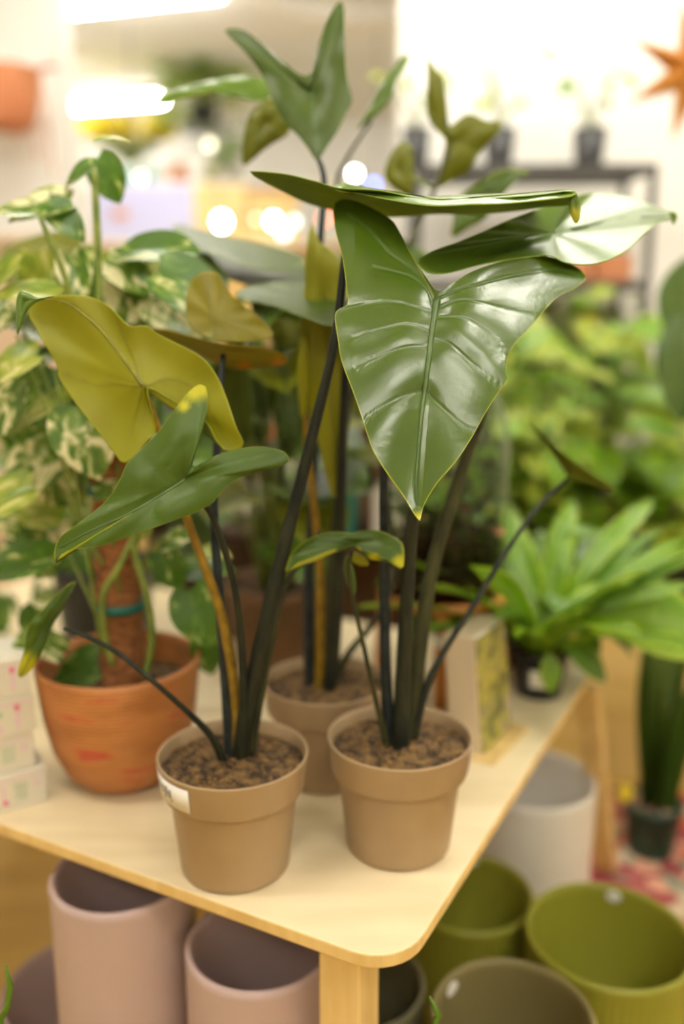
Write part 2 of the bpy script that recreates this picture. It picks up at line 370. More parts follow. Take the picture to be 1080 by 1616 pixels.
# ---- ceiling tube lamps
M['tube'] = emit_mat('lit_tube', (1.0, 0.962, 0.88), LAMP)
def tube_lamp(c, length, yaw, label):
    t = thing('ceiling_lamp', label, 'ceiling lamp', c, 'fluorescent ceiling lamps')
    ax = rotz(yaw); c = Vector(c)
    box('housing', c + Vector((0, 0, -0.02)), (length, 0.20, 0.04), M['white'], t, ax, 0.006)
    for s in (-1, 1):
        a = c + ax[1] * (0.05 * s) + Vector((0, 0, -0.062)); h = ax[0] * (length / 2 - 0.03)
        V, Fc = tube_geo([a - h, a, a + h], [0.018] * 3, 3, 10); obj('lamp_tube', V, Fc, M['tube'], t)
        for e in (-1, 1):
            box('lamp_holder', a + ax[0] * (e * (length / 2 - 0.02)) + Vector((0, 0, 0.008)), (0.02, 0.04, 0.05), M['white'], t, ax)
    return t
def ceil_px(x, y): return PZ(x, y, CEIL - 0.06)
a, b = ceil_px(98, 12), ceil_px(352, -16); m_ = (a + b) / 2
tube_lamp((m_.x, m_.y, CEIL), (b - a).length, math.atan2(b.y - a.y, b.x - a.x), 'white twin tube ceiling lamp cut off by the top edge of the picture')
a, b = ceil_px(104, 168), ceil_px(262, 156); m_ = (a + b) / 2
tube_lamp((m_.x, m_.y, CEIL), (b - a).length, math.atan2(b.y - a.y, b.x - a.x), 'glowing twin tube lamp above the yellow flowers')
for i, (x, y, yw) in enumerate(((-0.95, 0.5, 0.0), (0.8, -0.8, 0.0), (0.8, 2.5, 0.0), (-0.8, 2.6, 0.0), (1.05, 0.75, math.pi / 2), (-0.1, -1.7, 0.0), (1.2, 6.3, 0.0), (-2.3, 6.0, 0.0))):  # unseen lamps added to brighten the shop and put sheen on the leaves
    tube_lamp((x, y, CEIL), 1.2, yw, ['added unseen twin tube lamp over the left end of the table', 'added unseen twin tube lamp over the aisle before the table', 'added unseen twin tube lamp in front of the white partition wall',
              'added unseen twin tube lamp over the middle of the shop', 'added unseen twin tube lamp running lengthwise right of the table', 'added unseen twin tube lamp at the back of the aisle', 'added unseen twin tube lamp behind the white partition wall', 'added unseen twin tube lamp behind the white column'][i])
# ---- white duct under the ceiling
t = thing('ceiling_duct', 'white curved air duct under the ceiling', 'duct', tuple(P(520, 20, 4.6)))
tube('pipe', [P(380, -40, 4.6), P(430, -5, 4.6), P(500, 18, 4.6), P(570, 24, 4.6), P(640, 22, 4.6)], 0.055, M['white'], t, 16)
for x, y in ((470, 10), (600, 24)):
    q = P(x, y, 4.6); V, Fc = tube_geo([q, Vector((q.x, q.y, CEIL))], [0.006, 0.006], 2, 6); obj('hanger', V, Fc, M['metal'], t)

# ================================================================== the table
U = Vector((-math.cos(math.radians(27.6)), math.sin(math.radians(27.6)), 0)); W = Vector((math.sin(math.radians(27.6)), math.cos(math.radians(27.6)), 0))
e0, e1 = PZ(0, 1300, T), PZ(545, 1497, T); r0, r1 = PZ(668, 1475, T), PZ(860, 1175, T)
# corner = crossing of the front and the right edge
def cross2(p, d, q, e):
    k = ((q.x - p.x) * e.y - (q.y - p.y) * e.x) / (d.x * e.y - d.y * e.x); return p + d * k
CO = cross2((e0 + e1) / 2, U, (r0 + r1) / 2, W)
LU, LW, TH = 1.35, 0.89, 0.016
tb = thing('display_table', 'pale birch table with rounded corners carrying the potted plants', 'table', (CO.x, CO.y, 0))
def rounded(c, lu, lw, r):
    pts = []
    for (a, b, s) in ((r, r, math.pi), (lu - r, r, 1.5 * math.pi), (lu - r, lw - r, 0), (r, lw - r, 0.5 * math.pi)):
        for k in range(9):
            t_ = s + k * math.pi / 16; pts.append(c + U * (a + r * math.cos(t_)) + W * (b + r * math.sin(t_)))
    return pts
rp = rounded(CO, LU, LW, 0.055); n = len(rp)
V = [Vector((p.x, p.y, T)) for p in rp] + [Vector((p.x, p.y, T - TH)) for p in rp]
Fc = [tuple(range(n - 1, -1, -1)), tuple(range(n, 2 * n))] + [(k, (k + 1) % n, n + (k + 1) % n, n + k) for k in range(n)]
top = obj('table_top', V, Fc, [M['birch'], M['pine']], tb, False)
for f in top.data.polygons: f.material_index = 1 if abs(f.normal.z) < 0.5 else 0
bv = top.modifiers.new('bevel', 'BEVEL'); bv.width = 0.002; bv.segments = 2
def leg(a, b, splay=(0, 0), s=0.05):
    p = CO + U * a + W * b; q = p + Vector((splay[0], splay[1], 0)); ax = (U, W)
    V = [Vector((p.x, p.y, T - TH)) + ax[0] * (i * s / 2) + ax[1] * (j * s / 2) for i, j in ((-1, -1), (1, -1), (1, 1), (-1, 1))]
    V += [Vector((q.x, q.y, 0)) + ax[0] * (i * s / 2) + ax[1] * (j * s / 2) for i, j in ((-1, -1), (1, -1), (1, 1), (-1, 1))]
    Fc = [(0, 1, 2, 3), (7, 6, 5, 4)] + [(k, k + 4, (k + 1) % 4 + 4, (k + 1) % 4) for k in range(4)]
    o = obj('leg', V, Fc, M['pine'], tb, False); b_ = o.modifiers.new('bevel', 'BEVEL'); b_.width = 0.003
leg(0.085, 0.055); lt = PZ(928, 1068, T); lf = PZ(958, 1372, 0); v_ = lt - CO; leg(v_.dot(U), v_.dot(W), (lf.x - lt.x, lf.y - lt.y), .04); leg(LU - 0.07, 0.06); leg(LU - 0.05, LW - 0.05, (-0.03, 0.05))
for a_, b_, la in ((0.085, LW / 2, 'W'), (LU - 0.07, LW / 2, 'W')):
    p = CO + U * a_ + W * b_; box('apron', (p.x, p.y, T - TH - 0.025), (0.02, LW - 0.24, 0.05), M['pine'], tb, (U, W, Vector((0, 0, 1))))

# ================================================================== nursery pots
def soil_disc(parent, c, r, seed, rise=0.008):
    V, Fc = [], []; n, k = 48, 12; c = Vector(c)
    V.append(c + Vector((0, 0, rise)))
    for j in range(1, k + 1):
        for i in range(n):
            t_ = 2 * math.pi * i / n; rr = r * j / k; p = Vector((rr * math.cos(t_), rr * math.sin(t_), 0))
            z = rise * (1 - (j / k) ** 2) + 0.006 * mnoise.noise(p * 60 + Vector((seed, 0, 0))) + 0.004 * mnoise.noise(p * 160 + Vector((0, seed, 0)))
            V.append(c + p + Vector((0, 0, z)))
    for i in range(n): Fc.append((0, 1 + i, 1 + (i + 1) % n))
    for j in range(k - 1):
        for i in range(n):
            a = 1 + j * n + i; b = 1 + j * n + (i + 1) % n; Fc.append((a, a + n, b + n, b))
    s = obj('soil', V, Fc, M['soil'], parent)
    rnd = random.Random(seed); V, Fc = [], []
    for q in range(170):
        rr = r * 0.93 * math.sqrt(rnd.random()); t_ = rnd.random() * 6.283
        p = c + Vector((rr * math.cos(t_), rr * math.sin(t_), rise * (1 - (rr / r) ** 2) + 0.003))
        ax = Matrix.Rotation(rnd.random() * 6.28, 3, 'Z') @ Matrix.Rotation(rnd.random() - 0.5, 3, 'X')
        sz = (rnd.uniform(0.002, 0.006), rnd.uniform(0.001, 0.003), rnd.uniform(0.001, 0.002))
        v, f = box_geo(p, sz, (ax.col[0], ax.col[1], ax.col[2])); k_ = len(V); V += v; Fc += [tuple(i + k_ for i in g_) for g_ in f]
    b = obj('bark_bits', V, Fc, M['bark'], parent, False); b['kind'] = 'stuff'
    return s
def nursery_pot(parent, loc, seed, label_az=None):
    prof = [(0.0, 0.0), (0.058, 0.0), (0.0618, 0.003), (0.0625, 0.006), (0.0722, 0.096), (0.0735, 0.0985), (0.0795, 0.0995), (0.0806, 0.102), (0.0840, 0.136), (0.0852, 0.1385),
            (0.0850, 0.1405), (0.0835, 0.1408), (0.0818, 0.139), (0.0795, 0.115), (0.078, 0.100), (0.0, 0.100)]
    p = lathe('pot', prof, loc, M['taupe'], parent, 96)
    soil_disc(parent, Vector(loc) + Vector((0, 0, 0.124)), 0.0805, seed)
    if label_az is not None:
        V, Fc = [], []; n = 14; a0, a1 = label_az
        for j in range(2):
            for i in range(n + 1):
                t_ = a0 + (a1 - a0) * i / n; z = (0.106, 0.134)[j]; r = 0.0808 + 0.0034 * (z - 0.102) / 0.034 + 0.0006
                V.append(Vector(loc) + Vector((r * math.cos(t_), r * math.sin(t_), z)))
        Fc = [(i, i + 1, i + n + 2, i + n + 1) for i in range(n)]
        lb = obj('price_label', V, Fc, M['paper'], p, label='white price label')
        sd = lb.modifiers.new('thickness', 'SOLIDIFY'); sd.thickness = 0.0003; sd.offset = 1
        V, Fc = [], []
        for i, (u, v0, v1, du) in enumerate(((0.34, 0.118, 0.128, 0.05), (0.43, 0.116, 0.126, 0.06), (0.53, 0.116, 0.127, 0.06), (0.62, 0.115, 0.125, 0.05), (0.48, 0.112, 0.114, 0.22))):
            k = len(V)
            for uu in (u, u + du):
                for z in (v0, v1):
                    t_ = a0 + (a1 - a0) * uu; r = 0.0808 + 0.0034 * (z - 0.102) / 0.034 + 0.0012; V.append(Vector(loc) + Vector((r * math.cos(t_), r * math.sin(t_), z)))
            Fc.append((k, k + 2, k + 3, k + 1))
        obj('label_print', V, Fc, M['ink'], p, False)
    return p
P1, P2, P3 = Vector((-0.1235, 0.923, T)), Vector((0.068, 0.964, T)), Vector((-0.0225, 1.131, T))
# the camera sees azimuth -90 deg of a pot in front
pa = thing('potted_arrowhead_plant', 'arrowhead plant in taupe pot with a white price label on its front rim', 'potted plant', P1, 'arrowhead plants in taupe pots')
pb = thing('potted_arrowhead_plant', 'arrowhead plant in taupe pot with the large glossy leaf hanging forward', 'potted plant', P2, 'arrowhead plants in taupe pots')
pc = thing('potted_arrowhead_plant', 'arrowhead plant in taupe pot standing behind the other two taupe pots', 'potted plant', P3, 'arrowhead plants in taupe pots')
nursery_pot(pa, P1, 3, (math.radians(186), math.radians(243)))
nursery_pot(pb, P2, 8, (math.radians(-18), math.radians(18)))
nursery_pot(pc, P3, 14)

# ---- plant in the labelled pot: stems
stem(pa, [(378, 1205), (392, 1110), (416, 1000), (452, 850), (490, 700), (528, 540), (545, 400), (553, 330)], [.925, .925, .925, .93, .935, .945, .96, .985], [.0105, .0100, .0092, .0078, .0062, .005, .004, .0032], 'stem_d')
stem(pa, [(374, 1205), (373, 1110), (352, 980), (322, 890), (296, 820), (268, 730), (240, 650), (226, 612)], [.93, .935, .94, .94, .94, .938, .93, .925], [.0062, .0058, .0054, .005, .0047, .0043, .0038, .003], 'stem_y')
stem(pa, [(366, 1200), (356, 1060), (345, 920), (338, 800), (345, 660), (352, 560)], [.935, .945, .955, .97, 1.0, 1.04], [.008, .0066, .0056, .0048, .004, .003], 'stem_b')
stem(pa, [(380, 1200), (384, 1080), (374, 950), (352, 860), (330, 806), (302, 778)], [.92, .915, .91, .90, .893, .885], [.006, .0046, .0038, .0034, .003, .0026], 'stem_d')
stem(pa, [(352, 1200), (332, 1160), (290, 1118), (240, 1074), (185, 1030), (140, 1006), (100, 992)], [.915, .91, .905, .90, .905, .915, .92], [.0055, .0042, .0034, .003, .0028, .0026, .002], 'stem_d')
stem(pa, [(396, 1190), (412, 1100), (436, 980), (456, 915), (480, 880), (505, 840)], [.935, .945, .96, .98, 1.0, 1.02], [.005, .0042, .0036, .0032, .003, .0026], 'stem_o')
# leaves of the labelled pot
z5 = lambda p: Z(0, 420, 2.25, p)
L2 = leaf(pa, z5([(100, 165), (122, 122), (200, 104), (290, 104), (350, 120), (400, 152), (440, 196), (470, 214), (520, 210), (560, 240), (640, 280), (700, 312), (740, 345), (778, 402), (810, 480),
        (840, 570), (868, 632), (840, 652), (800, 655), (768, 618), (738, 560), (690, 520), (630, 490), (560, 448), (525, 434), (532, 480), (548, 540), (556, 585), (530, 615), (490, 660), (440, 702), (408, 665), (350, 590), (270, 490), (212, 402), (202, 352), (160, 280), (120, 212)]),
     z5([(508, 425)])[0], .925, (-.006, -.012), ('leaf', 'leaf_u'), 'away', midrib=z5([(508, 425), (440, 330), (370, 240), (300, 175), (230, 128), (150, 120)]), N=110, K=16, bulge=-.006, wav=.003,
     veins=[z5([(500, 430), (420, 420), (330, 420), (220, 380)]), z5([(500, 415), (480, 340), (440, 250), (420, 190)]), z5([(520, 425), (600, 400), (690, 440), (800, 600)]), z5([(505, 440), (480, 540), (440, 680)])],
     vn=.0004, vb=.0012, vw=2, fold=.003, bend=lambda x, y: -.03 * max(0, (110 - x) / 100) ** 2, rib=(.0022, .0006), label='yellow-olive arrow-shaped leaf seen from below')
leaf(pa, z5([(62, 245), (57, 185), (58, 120), (72, 88), (98, 92), (140, 110), (195, 106), (140, 124), (105, 150), (82, 190)]), z5([(85, 125)])[0], .905, (0, -.01), ('leaf_l', 'leaf_u'), 'cam', N=40, K=5, wav=.0, bulge=.004, name='curled_leaf_tip')
z5b = lambda p: Z(0, 420, 2.25, p)
L3 = leaf(pa, z5b([(197, 1056), (193, 1012), (215, 962), (290, 905), (380, 830), (425, 760), (450, 702), (500, 650), (560, 590), (620, 510), (650, 470), (688, 430), (722, 420), (736, 450), (736, 505), (725, 570),
        (702, 645), (684, 712), (720, 697), (780, 667), (840, 650), (900, 641), (960, 645), (1010, 660), (1029, 690), (1000, 710), (900, 735), (822, 768), (780, 810), (750, 845), (680, 880), (600, 910), (500, 945), (400, 980), (320, 1000), (260, 1006), (222, 1020)]),
     z5b([(655, 760)])[0], .868, (.004, -.022), ('leaf', 'leaf_u'), 'cam', midrib=z5b([(660, 757), (560, 820), (440, 888), (310, 945), (215, 1000)]), N=120, K=22, bulge=.005, wav=.002,
     veins=[z5b([(655, 755), (690, 655), (712, 520), (715, 450)]), z5b([(665, 755), (790, 705), (960, 668)]), z5b([(615, 785), (560, 740), (520, 700)]), z5b([(560, 820), (540, 870), (560, 910)]), z5b([(600, 720), (640, 660), (660, 640)])],
     vn=.0008, vb=.002, vw=1.6, fold=.007, spots=[(306, 616, 22), (318, 610, 24), (290, 640, 12)], edge_w=.12, rib=(.0012, .0005), label='dark green arrow-shaped leaf with a yellowing lobe')
# edge-on horizontal leaf at the top of the tall stem
leaf(pa, [(395, 270, .96), (450, 274, .95), (500, 286, .945), (535, 296, .93), (600, 300, .91), (660, 312, .905), (720, 313, .905), (800, 311, .905), (860, 306, .91), (900, 301, .92), (912, 312, .935), (908, 322, .95),
          (860, 326, 1.0), (800, 334, 1.05), (740, 338, 1.07), (690, 337, 1.08), (640, 341, 1.08), (615, 342, 1.06), (580, 338, 1.06), (550, 334, 1.06), (520, 330, 1.08), (480, 318, 1.06), (440, 298, 1.02), (410, 282, .985)],
     (560, 314, .99), m=('leaf_l', 'leaf_gu'), face='up', midrib=[(560, 314), (640, 322), (740, 324), (840, 318), (905, 310)], N=90, K=12, bulge=-.0, wav=.004, vn=0, vb=0, fold=0, rib=None, label='arrow-shaped leaf held level and seen edge-on')
leaf(pa, [(524, 293), (545, 289), (575, 295), (620, 302), (680, 310), (740, 309), (800, 307), (860, 303), (904, 299), (908, 308), (860, 315), (800, 321), (740, 323), (690, 325), (650, 321), (600, 312), (560, 304), (535, 301)], (700, 316), .90, (0, -.22), ('leaf_l', 'leaf_gu'), 'cam', N=70, K=5, wav=0, bulge=.003, name='curled_leaf_margin')
leaf(pa, [(905, 300), (916, 318), (915, 345), (908, 352), (900, 335), (898, 315)], (908, 325), .925, (0, 0), ('leaf_l', 'leaf_u'), 'cam', N=30, K=4, wav=0, bulge=.002, name='curled_leaf_tip', spots=[(908, 340, 18)])
# low leaf to the left with a yellow tip
leaf(pa, Z(0, 860, 3.176, [(382, 185), (352, 250), (312, 322), (262, 412), (226, 500), (190, 580), (140, 642), (95, 664), (94, 610), (118, 540), (130, 450), (160, 380), (210, 330), (270, 260), (330, 208)]),
     Z(0, 860, 3.176, [(240, 410)])[0], .93, (.02, .0), ('leaf', 'leaf_u'), 'cam', midrib=Z(0, 860, 3.176, [(375, 195), (300, 310), (220, 430), (160, 550), (105, 650)]), N=60, K=10, spots=[(40, 1050, 26)], rib=(.001, .0005), label='small dark leaf with a bright yellow tip')
# ageing leaf behind
leaf(pa, Z(0, 420, 2.25, [(672, 70), (700, 35), (735, 20), (775, 28), (795, 62), (830, 110), (880, 150), (940, 200), (972, 245), (930, 262), (850, 270), (770, 262), (700, 240), (668, 200), (662, 130)]),
     Z(0, 420, 2.25, [(775, 190)])[0], 1.045, (.0, -.02), ('leaf_y', 'leaf_y'), 'away', midrib=Z(0, 420, 2.25, [(760, 255), (750, 180), (740, 100), (735, 30)]), rib=(.0014, .0005), N=70, K=12, bulge=-.002, wav=.0015, fold=.004, vn=.0005, label='ageing yellow leaf standing behind the olive leaf')
leaf(pa, [(a, b, 1.02 + .16 * k) for (a, b), k in zip(Z(0, 420, 2.25, [(520, 222), (600, 226), (680, 248), (760, 268), (850, 280), (930, 288), (1000, 310), (1024, 338), (960, 357), (860, 363), (770, 344), (690, 304), (600, 264)]), (.5, .2, .1, 0, 0, .1, .3, .5, .8, 1, 1, .9, .7))],
     (350, 556, 1.09), m=('leaf_y', 'leaf_y'), face='up', N=60, K=8, spots=[(335, 576, 14), (385, 580, 16), (440, 572, 14)], bulge=0, wav=.003, rib=None, label='ageing level leaf with an orange edge')

# ---- plant with the big glossy leaf
stem(pb, [(617, 1190), (609, 1060), (607, 900), (606, 760), (612, 620), (628, 520)], [.965, .967, .968, .968, .97, .975], [.0085, .0068, .0058, .005, .0045, .003], 'stem_b')
stem(pb, [(632, 1195), (637, 1060), (645, 900), (655, 780), (672, 640), (688, 540), (688, 492)], [.955, .953, .945, .935, .922, .905, .893], [.0115, .0092, .0078, .0068, .0058, .0046, .0036], 'stem_d')
stem(pb, [(648, 1170), (660, 1040), (682, 900), (720, 770), (765, 640), (815, 500), (860, 400), (880, 372)], [.975, .985, .995, 1.005, 1.015, 1.02, 1.02, 1.02], [.011, .0095, .0082, .0072, .006, .005, .0042, .003], 'stem_o')
stem(pb, [(612, 1180), (590, 1090), (572, 1010), (558, 950), (550, 900), (556, 868)], [.955, .95, .945, .94, .935, .93], [.004, .003, .0026, .0024, .0024, .002], 'stem_o')
stem(pb, [(652, 1170), (668, 1100), (700, 1030), (745, 960), (800, 870), (850, 800), (897, 755)], [.97, .975, .99, 1.01, 1.05, 1.09, 1.12], [.0062, .0052, .004, .0036, .0032, .003, .0024], 'stem_d')
zb = lambda p: Z(500, 280, 2.4545, p)
mainY = .872
def lobe(u): return 0 if u < 0 else (1.25 * u * u if u < .4 else u - .2)
leaf(pb, zb([(400, 1330), (376, 1302), (340, 1242), (275, 1150), (215, 1050), (175, 930), (140, 830), (97, 715), (84, 640), (70, 540), (84, 512), (120, 490), (116, 440), (110, 380), (95, 290), (70, 195), (65, 112), (90, 84), (130, 84), (200, 110),
             (268, 150), (300, 175), (330, 230), (370, 308), (420, 380), (468, 440), (510, 420), (590, 370), (700, 330), (800, 311), (900, 308), (980, 333), (1032, 366), (1042, 396), (1000, 430), (930, 467), (870, 530), (820, 590), (770, 642), (740, 700),
             (733, 755), (739, 785), (702, 838), (650, 920), (600, 1010), (540, 1100), (470, 1182), (420, 1260), (404, 1310)]),
     zb([(466, 482)])[0], mainY, (.0, -.026), ('leaf_main', 'leaf_u'), 'cam',
     midrib=zb([(468, 470), (462, 500), (446, 600), (430, 740), (411, 880), (398, 1000), (390, 1100), (384, 1200), (390, 1270)]),
     veins=[zb([(460, 470), (432, 412), (382, 368), (320, 322), (270, 285), (200, 200), (120, 140)]), zb([(452, 500), (430, 440), (370, 388), (300, 365), (220, 348)]),
            zb([(450, 520), (380, 502), (320, 486), (230, 486), (110, 508)]), zb([(436, 588), (340, 571), (250, 590), (140, 622)]), zb([(424, 655), (340, 660), (220, 702), (150, 740)]),
            zb([(412, 825), (330, 848), (220, 912), (180, 950)]), zb([(480, 500), (560, 474), (640, 486), (740, 512), (850, 538)]), zb([(474, 540), (560, 545), (620, 572), (690, 625), (735, 690)]),
            zb([(458, 628), (520, 646), (580, 700), (670, 778), (720, 810)]), zb([(428, 838), (470, 876), (520, 922), (575, 968), (620, 985)]), zb([(476, 468), (560, 430), (640, 410), (760, 380), (920, 358), (1030, 380)])],
     N=340, K=120, bulge=.0, wav=.0012, vn=.0011, vb=.0016, vw=1.9, fold=.006, edge_w=.22, rib=(.0034, .0007), thick=.0008,
     bend=lambda x, y: .055 * max(0, (560 - y) / 240) ** 2 + .043 * lobe((x - 690) / 230) * max(0, (640 - y) / 200) - .003 * math.sin(x / 38.0 + y / 60.0) + .02 * max(0, (560 - x) / 60) * max(0, (470 - y) / 150),
     spots=[(662, 822, 18)], label='large glossy dark green arrow-shaped leaf with a yellow-edged tip')
# level leaf on the right with a sheen
zr = lambda p: Z(560, 60, 2.077, p)
def zr3(p): return [(560 + a / 2.077, 60 + b / 2.077, c) for a, b, c in p]
leaf(pb, zr3([(212, 722, .945), (330, 672, .965), (450, 622, .985), (540, 582, 1.0), (640, 550, 1.03), (712, 543, 1.07), (735, 515, 1.13), (800, 508, 1.17), (900, 520, 1.18), (980, 548, 1.16), (1040, 572, 1.12), (1052, 590, 1.10), (1030, 598, 1.08), (1000, 602, 1.05), (950, 642, 1.0), (900, 690, .96),
              (830, 728, .94), (760, 742, .93), (690, 735, .935), (640, 712, .935), (560, 718, .93), (420, 740, .92), (300, 770, .92), (235, 765, .93)]),
     (560 + 650 / 2.077, 60 + 640 / 2.077, 1.02), m=('leaf_l', 'leaf_u'), face='up', midrib=zr([(650, 640), (760, 615), (880, 590), (1030, 585)]), N=90, K=16, bulge=0, wav=.004, fold=.004, vn=0, vb=0, rib=(.002, .0006), ribm='midrib', label='broad leaf held level with a white sheen')
leaf(pb, zr([(1030, 570), (1052, 572), (1058, 590), (1045, 612), (1036, 590)]), zr([(1045, 588)])[0], 1.09, (0, 0), ('leaf_l', 'leaf_u'), 'cam', N=24, K=3, wav=0, bulge=.001, name='curled_leaf_tip')
# small low leaf
zs = lambda p: Z(400, 600, 2.348, p)
leaf(pb, zs([(120, 716), (128, 662), (168, 612), (230, 576), (300, 561), (360, 566), (400, 560), (460, 556), (520, 580), (556, 612), (556, 694), (530, 690), (490, 672), (430, 662), (398, 626), (360, 620), (300, 640), (220, 652), (160, 682)]),
     zs([(372, 605)])[0], .93, (-.004, -.04), ('leaf', 'leaf_u'), 'cam', midrib=zs([(372, 605), (300, 595), (220, 610), (150, 660), (124, 705)]), veins=[zs([(372, 605), (440, 600), (520, 630), (550, 670)])], N=70, K=12, vn=.0006, vb=.001, vw=2, fold=.004,
     spots=[(632, 888, 16), (590, 882, 12)], edge_w=.8, rib=(.001, .0004), label='small narrow green leaf low between the stems')
leaf(pb, zs([(350, 650), (380, 635), (420, 660), (430, 685), (395, 688), (365, 672)]), zs([(390, 662)])[0], .945, (0, 0), ('leaf_u', 'leaf_u'), 'cam', N=24, K=4, wav=0, name='leaf_lobe')
leaf(pb, zs([(345, 650), (372, 700), (380, 770), (370, 800), (352, 770), (335, 700)]), zs([(360, 720)])[0], .95, (0, 0), ('leaf_l', 'leaf_u'), 'cam', N=24, K=4, wav=0, name='leaf_sheath')
zq = lambda p: Z(700, 420, 2.842, p)
leaf(pb, [(a, b, 1.10 + .05 * k) for (a, b), k in zip(zq([(380, 700), (440, 745), (510, 815), (590, 878), (665, 930), (735, 975), (772, 1008), (700, 988), (620, 964), (565, 945), (520, 880), (465, 800), (405, 730)]), (0, 0, 0, 0, 0, 0, 0, 1, 2, 2, 2, 1, 0))],
     zq([(570, 915)])[0] + (1.13,), m=('leaf_b', 'leaf_bu'), face='up', N=50, K=6, wav=.001, bulge=0, fold=0, rib=None, label='narrow leaf seen edge-on to the right')

# ---- plant behind
stem(pc, [(492, 1092), (488, 1000), (488, 900), (494, 780), (500, 600), (505, 400), (512, 290), (503, 252)], [1.13, 1.13, 1.135, 1.14, 1.15, 1.16, 1.17, 1.18], [.009, .0082, .0072, .0062, .0052, .0044, .0038, .003], 'stem_b')
stem(pc, [(505, 1092), (506, 1000), (505, 900), (496, 800), (486, 720), (480, 640)], [1.125, 1.12, 1.12, 1.12, 1.12, 1.12], [.0075, .0068, .006, .005, .0042, .003], 'stem_y')
stem(pc, [(520, 1092), (530, 980), (536, 860), (541, 700), (546, 560), (545, 500), (542, 478)], [1.12, 1.115, 1.11, 1.105, 1.10, 1.10, 1.10], [.0105, .009, .0076, .0062, .005, .004, .003], 'stem_d')
stem(pc, [(526, 1085), (548, 1035), (580, 995), (608, 955), (622, 880), (600, 700), (552, 420), (532, 300), (548, 250), (586, 192)], [1.14, 1.15, 1.16, 1.18, 1.21, 1.26, 1.32, 1.35, 1.36, 1.36], [.006, .005, .0046, .0042, .004, .0038, .0034, .003, .0028, .002], 'stem_o')
stem(pc, [(510, 1080), (520, 900), (560, 600), (640, 400), (690, 290), (712, 220)], [1.16, 1.19, 1.25, 1.32, 1.36, 1.38], [.006, .005, .0045, .004, .0034, .0024], 'stem_o')
zu = lambda p: Z(240, 0, 2.348, p)
leaf(pc, zu([(270, 112), (330, 108), (390, 146), (440, 190), (490, 230), (535, 268), (572, 282), (592, 266), (606, 218), (622, 148), (652, 68), (690, 8), (710, 18), (713, 100), (716, 200), (722, 285), (742, 368), (720, 420), (690, 482), (650, 542), (612, 594), (580, 552), (540, 502), (490, 452), (450, 382), (420, 302), (380, 236), (322, 168)]),
     zu([(590, 350)])[0], 1.19, (.0, -.03), ('leaf_b', 'leaf_bu'), 'cam', midrib=zu([(590, 345), (602, 430), (612, 520), (612, 585)]), veins=[zu([(590, 345), (520, 300), (420, 210), (300, 125)]), zu([(595, 340), (640, 240), (670, 120), (695, 20)])], N=90, K=14, fold=.006, vn=.001, vb=.004, rib=(.0018, .0006), edge_w=.2, label='dark two-lobed leaf standing up highest of all')
leaf(pc, zu([(338, 612), (342, 500), (368, 420), (420, 372), (480, 390), (510, 450), (500, 500), (440, 535), (385, 580)]), zu([(420, 460)])[0], 1.30, (0, 0), ('leaf_b', 'leaf_bu'), 'away', N=40, K=8, rib=None, label='olive leaf underside behind the two-lobed leaf')
leaf(pc, zu([(14, 374), (60, 340), (150, 312), (250, 292), (350, 280), (430, 296), (450, 350), (390, 376), (280, 356), (150, 350), (60, 374)]), zu([(330, 325)])[0], 1.32, (.01, -.1), ('leaf_l', 'leaf_bu'), 'cam', N=44, K=8, rib=None, label='pale pointed leaf reaching left')
leaf(pc, zu([(955, 203), (925, 212), (870, 280), (822, 360), (790, 425), (760, 480), (800, 455), (862, 400), (892, 350), (905, 300), (940, 245)]), zu([(840, 370)])[0], 1.36, (.01, 0), ('leaf_l', 'leaf_bu'), 'cam', N=40, K=8, rib=None, label='narrow upright leaf pointing at the white wall')
leaf(pc, zr([(240, 68), (262, 100), (292, 132), (284, 165), (276, 212), (290, 268), (312, 290), (350, 262), (382, 250), (440, 276), (478, 268), (470, 312), (430, 352), (400, 392), (370, 442), (322, 462), (280, 492), (262, 480), (288, 400), (298, 332), (260, 292), (236, 240), (240, 150)]),
     zr([(315, 345)])[0], 1.38, (.0, .01), ('leaf_b', 'leaf_bu'), 'away', N=60, K=8, rib=None, label='olive upright leaf in front of the white wall')
leaf(pc, zr([(572, 440), (512, 428), (460, 440), (400, 480), (342, 520), (322, 600), (318, 655), (370, 625), (430, 590), (482, 520), (540, 462)]), zr([(420, 530)])[0], 1.34, (.0, -.02), ('leaf', 'leaf_bu'), 'cam', N=40, K=8, rib=None, label='dark green leaf below the olive upright leaf')
leaf(pc, zr([(98, 452), (120, 380), (160, 338), (188, 362), (192, 420), (186, 512), (140, 502)]), zr([(145, 430)])[0], 1.38, (.0, .0), ('leaf_b', 'leaf_bu'), 'away', N=36, K=7, rib=None, label='rounded olive leaf beside a black pot')
stem(pc, [(690, 300), (660, 285), (632, 275)], [1.37, 1.375, 1.38], [.0025, .0025, .002], 'stem_g')
leaf(pc, [(372, 462), (400, 450), (440, 445), (490, 449), (545, 462), (552, 500), (522, 514), (480, 500), (430, 482), (390, 474)], (520, 482), 1.10, (.0, -.25), ('leaf_b', 'leaf_bu'), 'cam', N=44, K=8, bulge=0, rib=None, label='dark leaf held level behind the stem')
leaf(pc, [(492, 350), (502, 380), (530, 402), (546, 460), (550, 560), (546, 640), (540, 720), (530, 790), (518, 760), (505, 705), (486, 640), (473, 560), (480, 480), (484, 400)], (512, 470), 1.13, (.0, -.005), ('leaf_b', 'leaf_u'), 'away', N=50, K=10, midrib=[(512, 470), (520, 600), (530, 780)], fold=.004, vn=0, rib=(.0014, .0005), label='long olive leaf hanging straight down')
leaf(pc, [(478, 520), (486, 560), (484, 640), (476, 660), (470, 600)], (478, 590), 1.11, (0, 0), ('leaf_b', 'leaf_u'), 'away', N=24, K=5, rib=None)
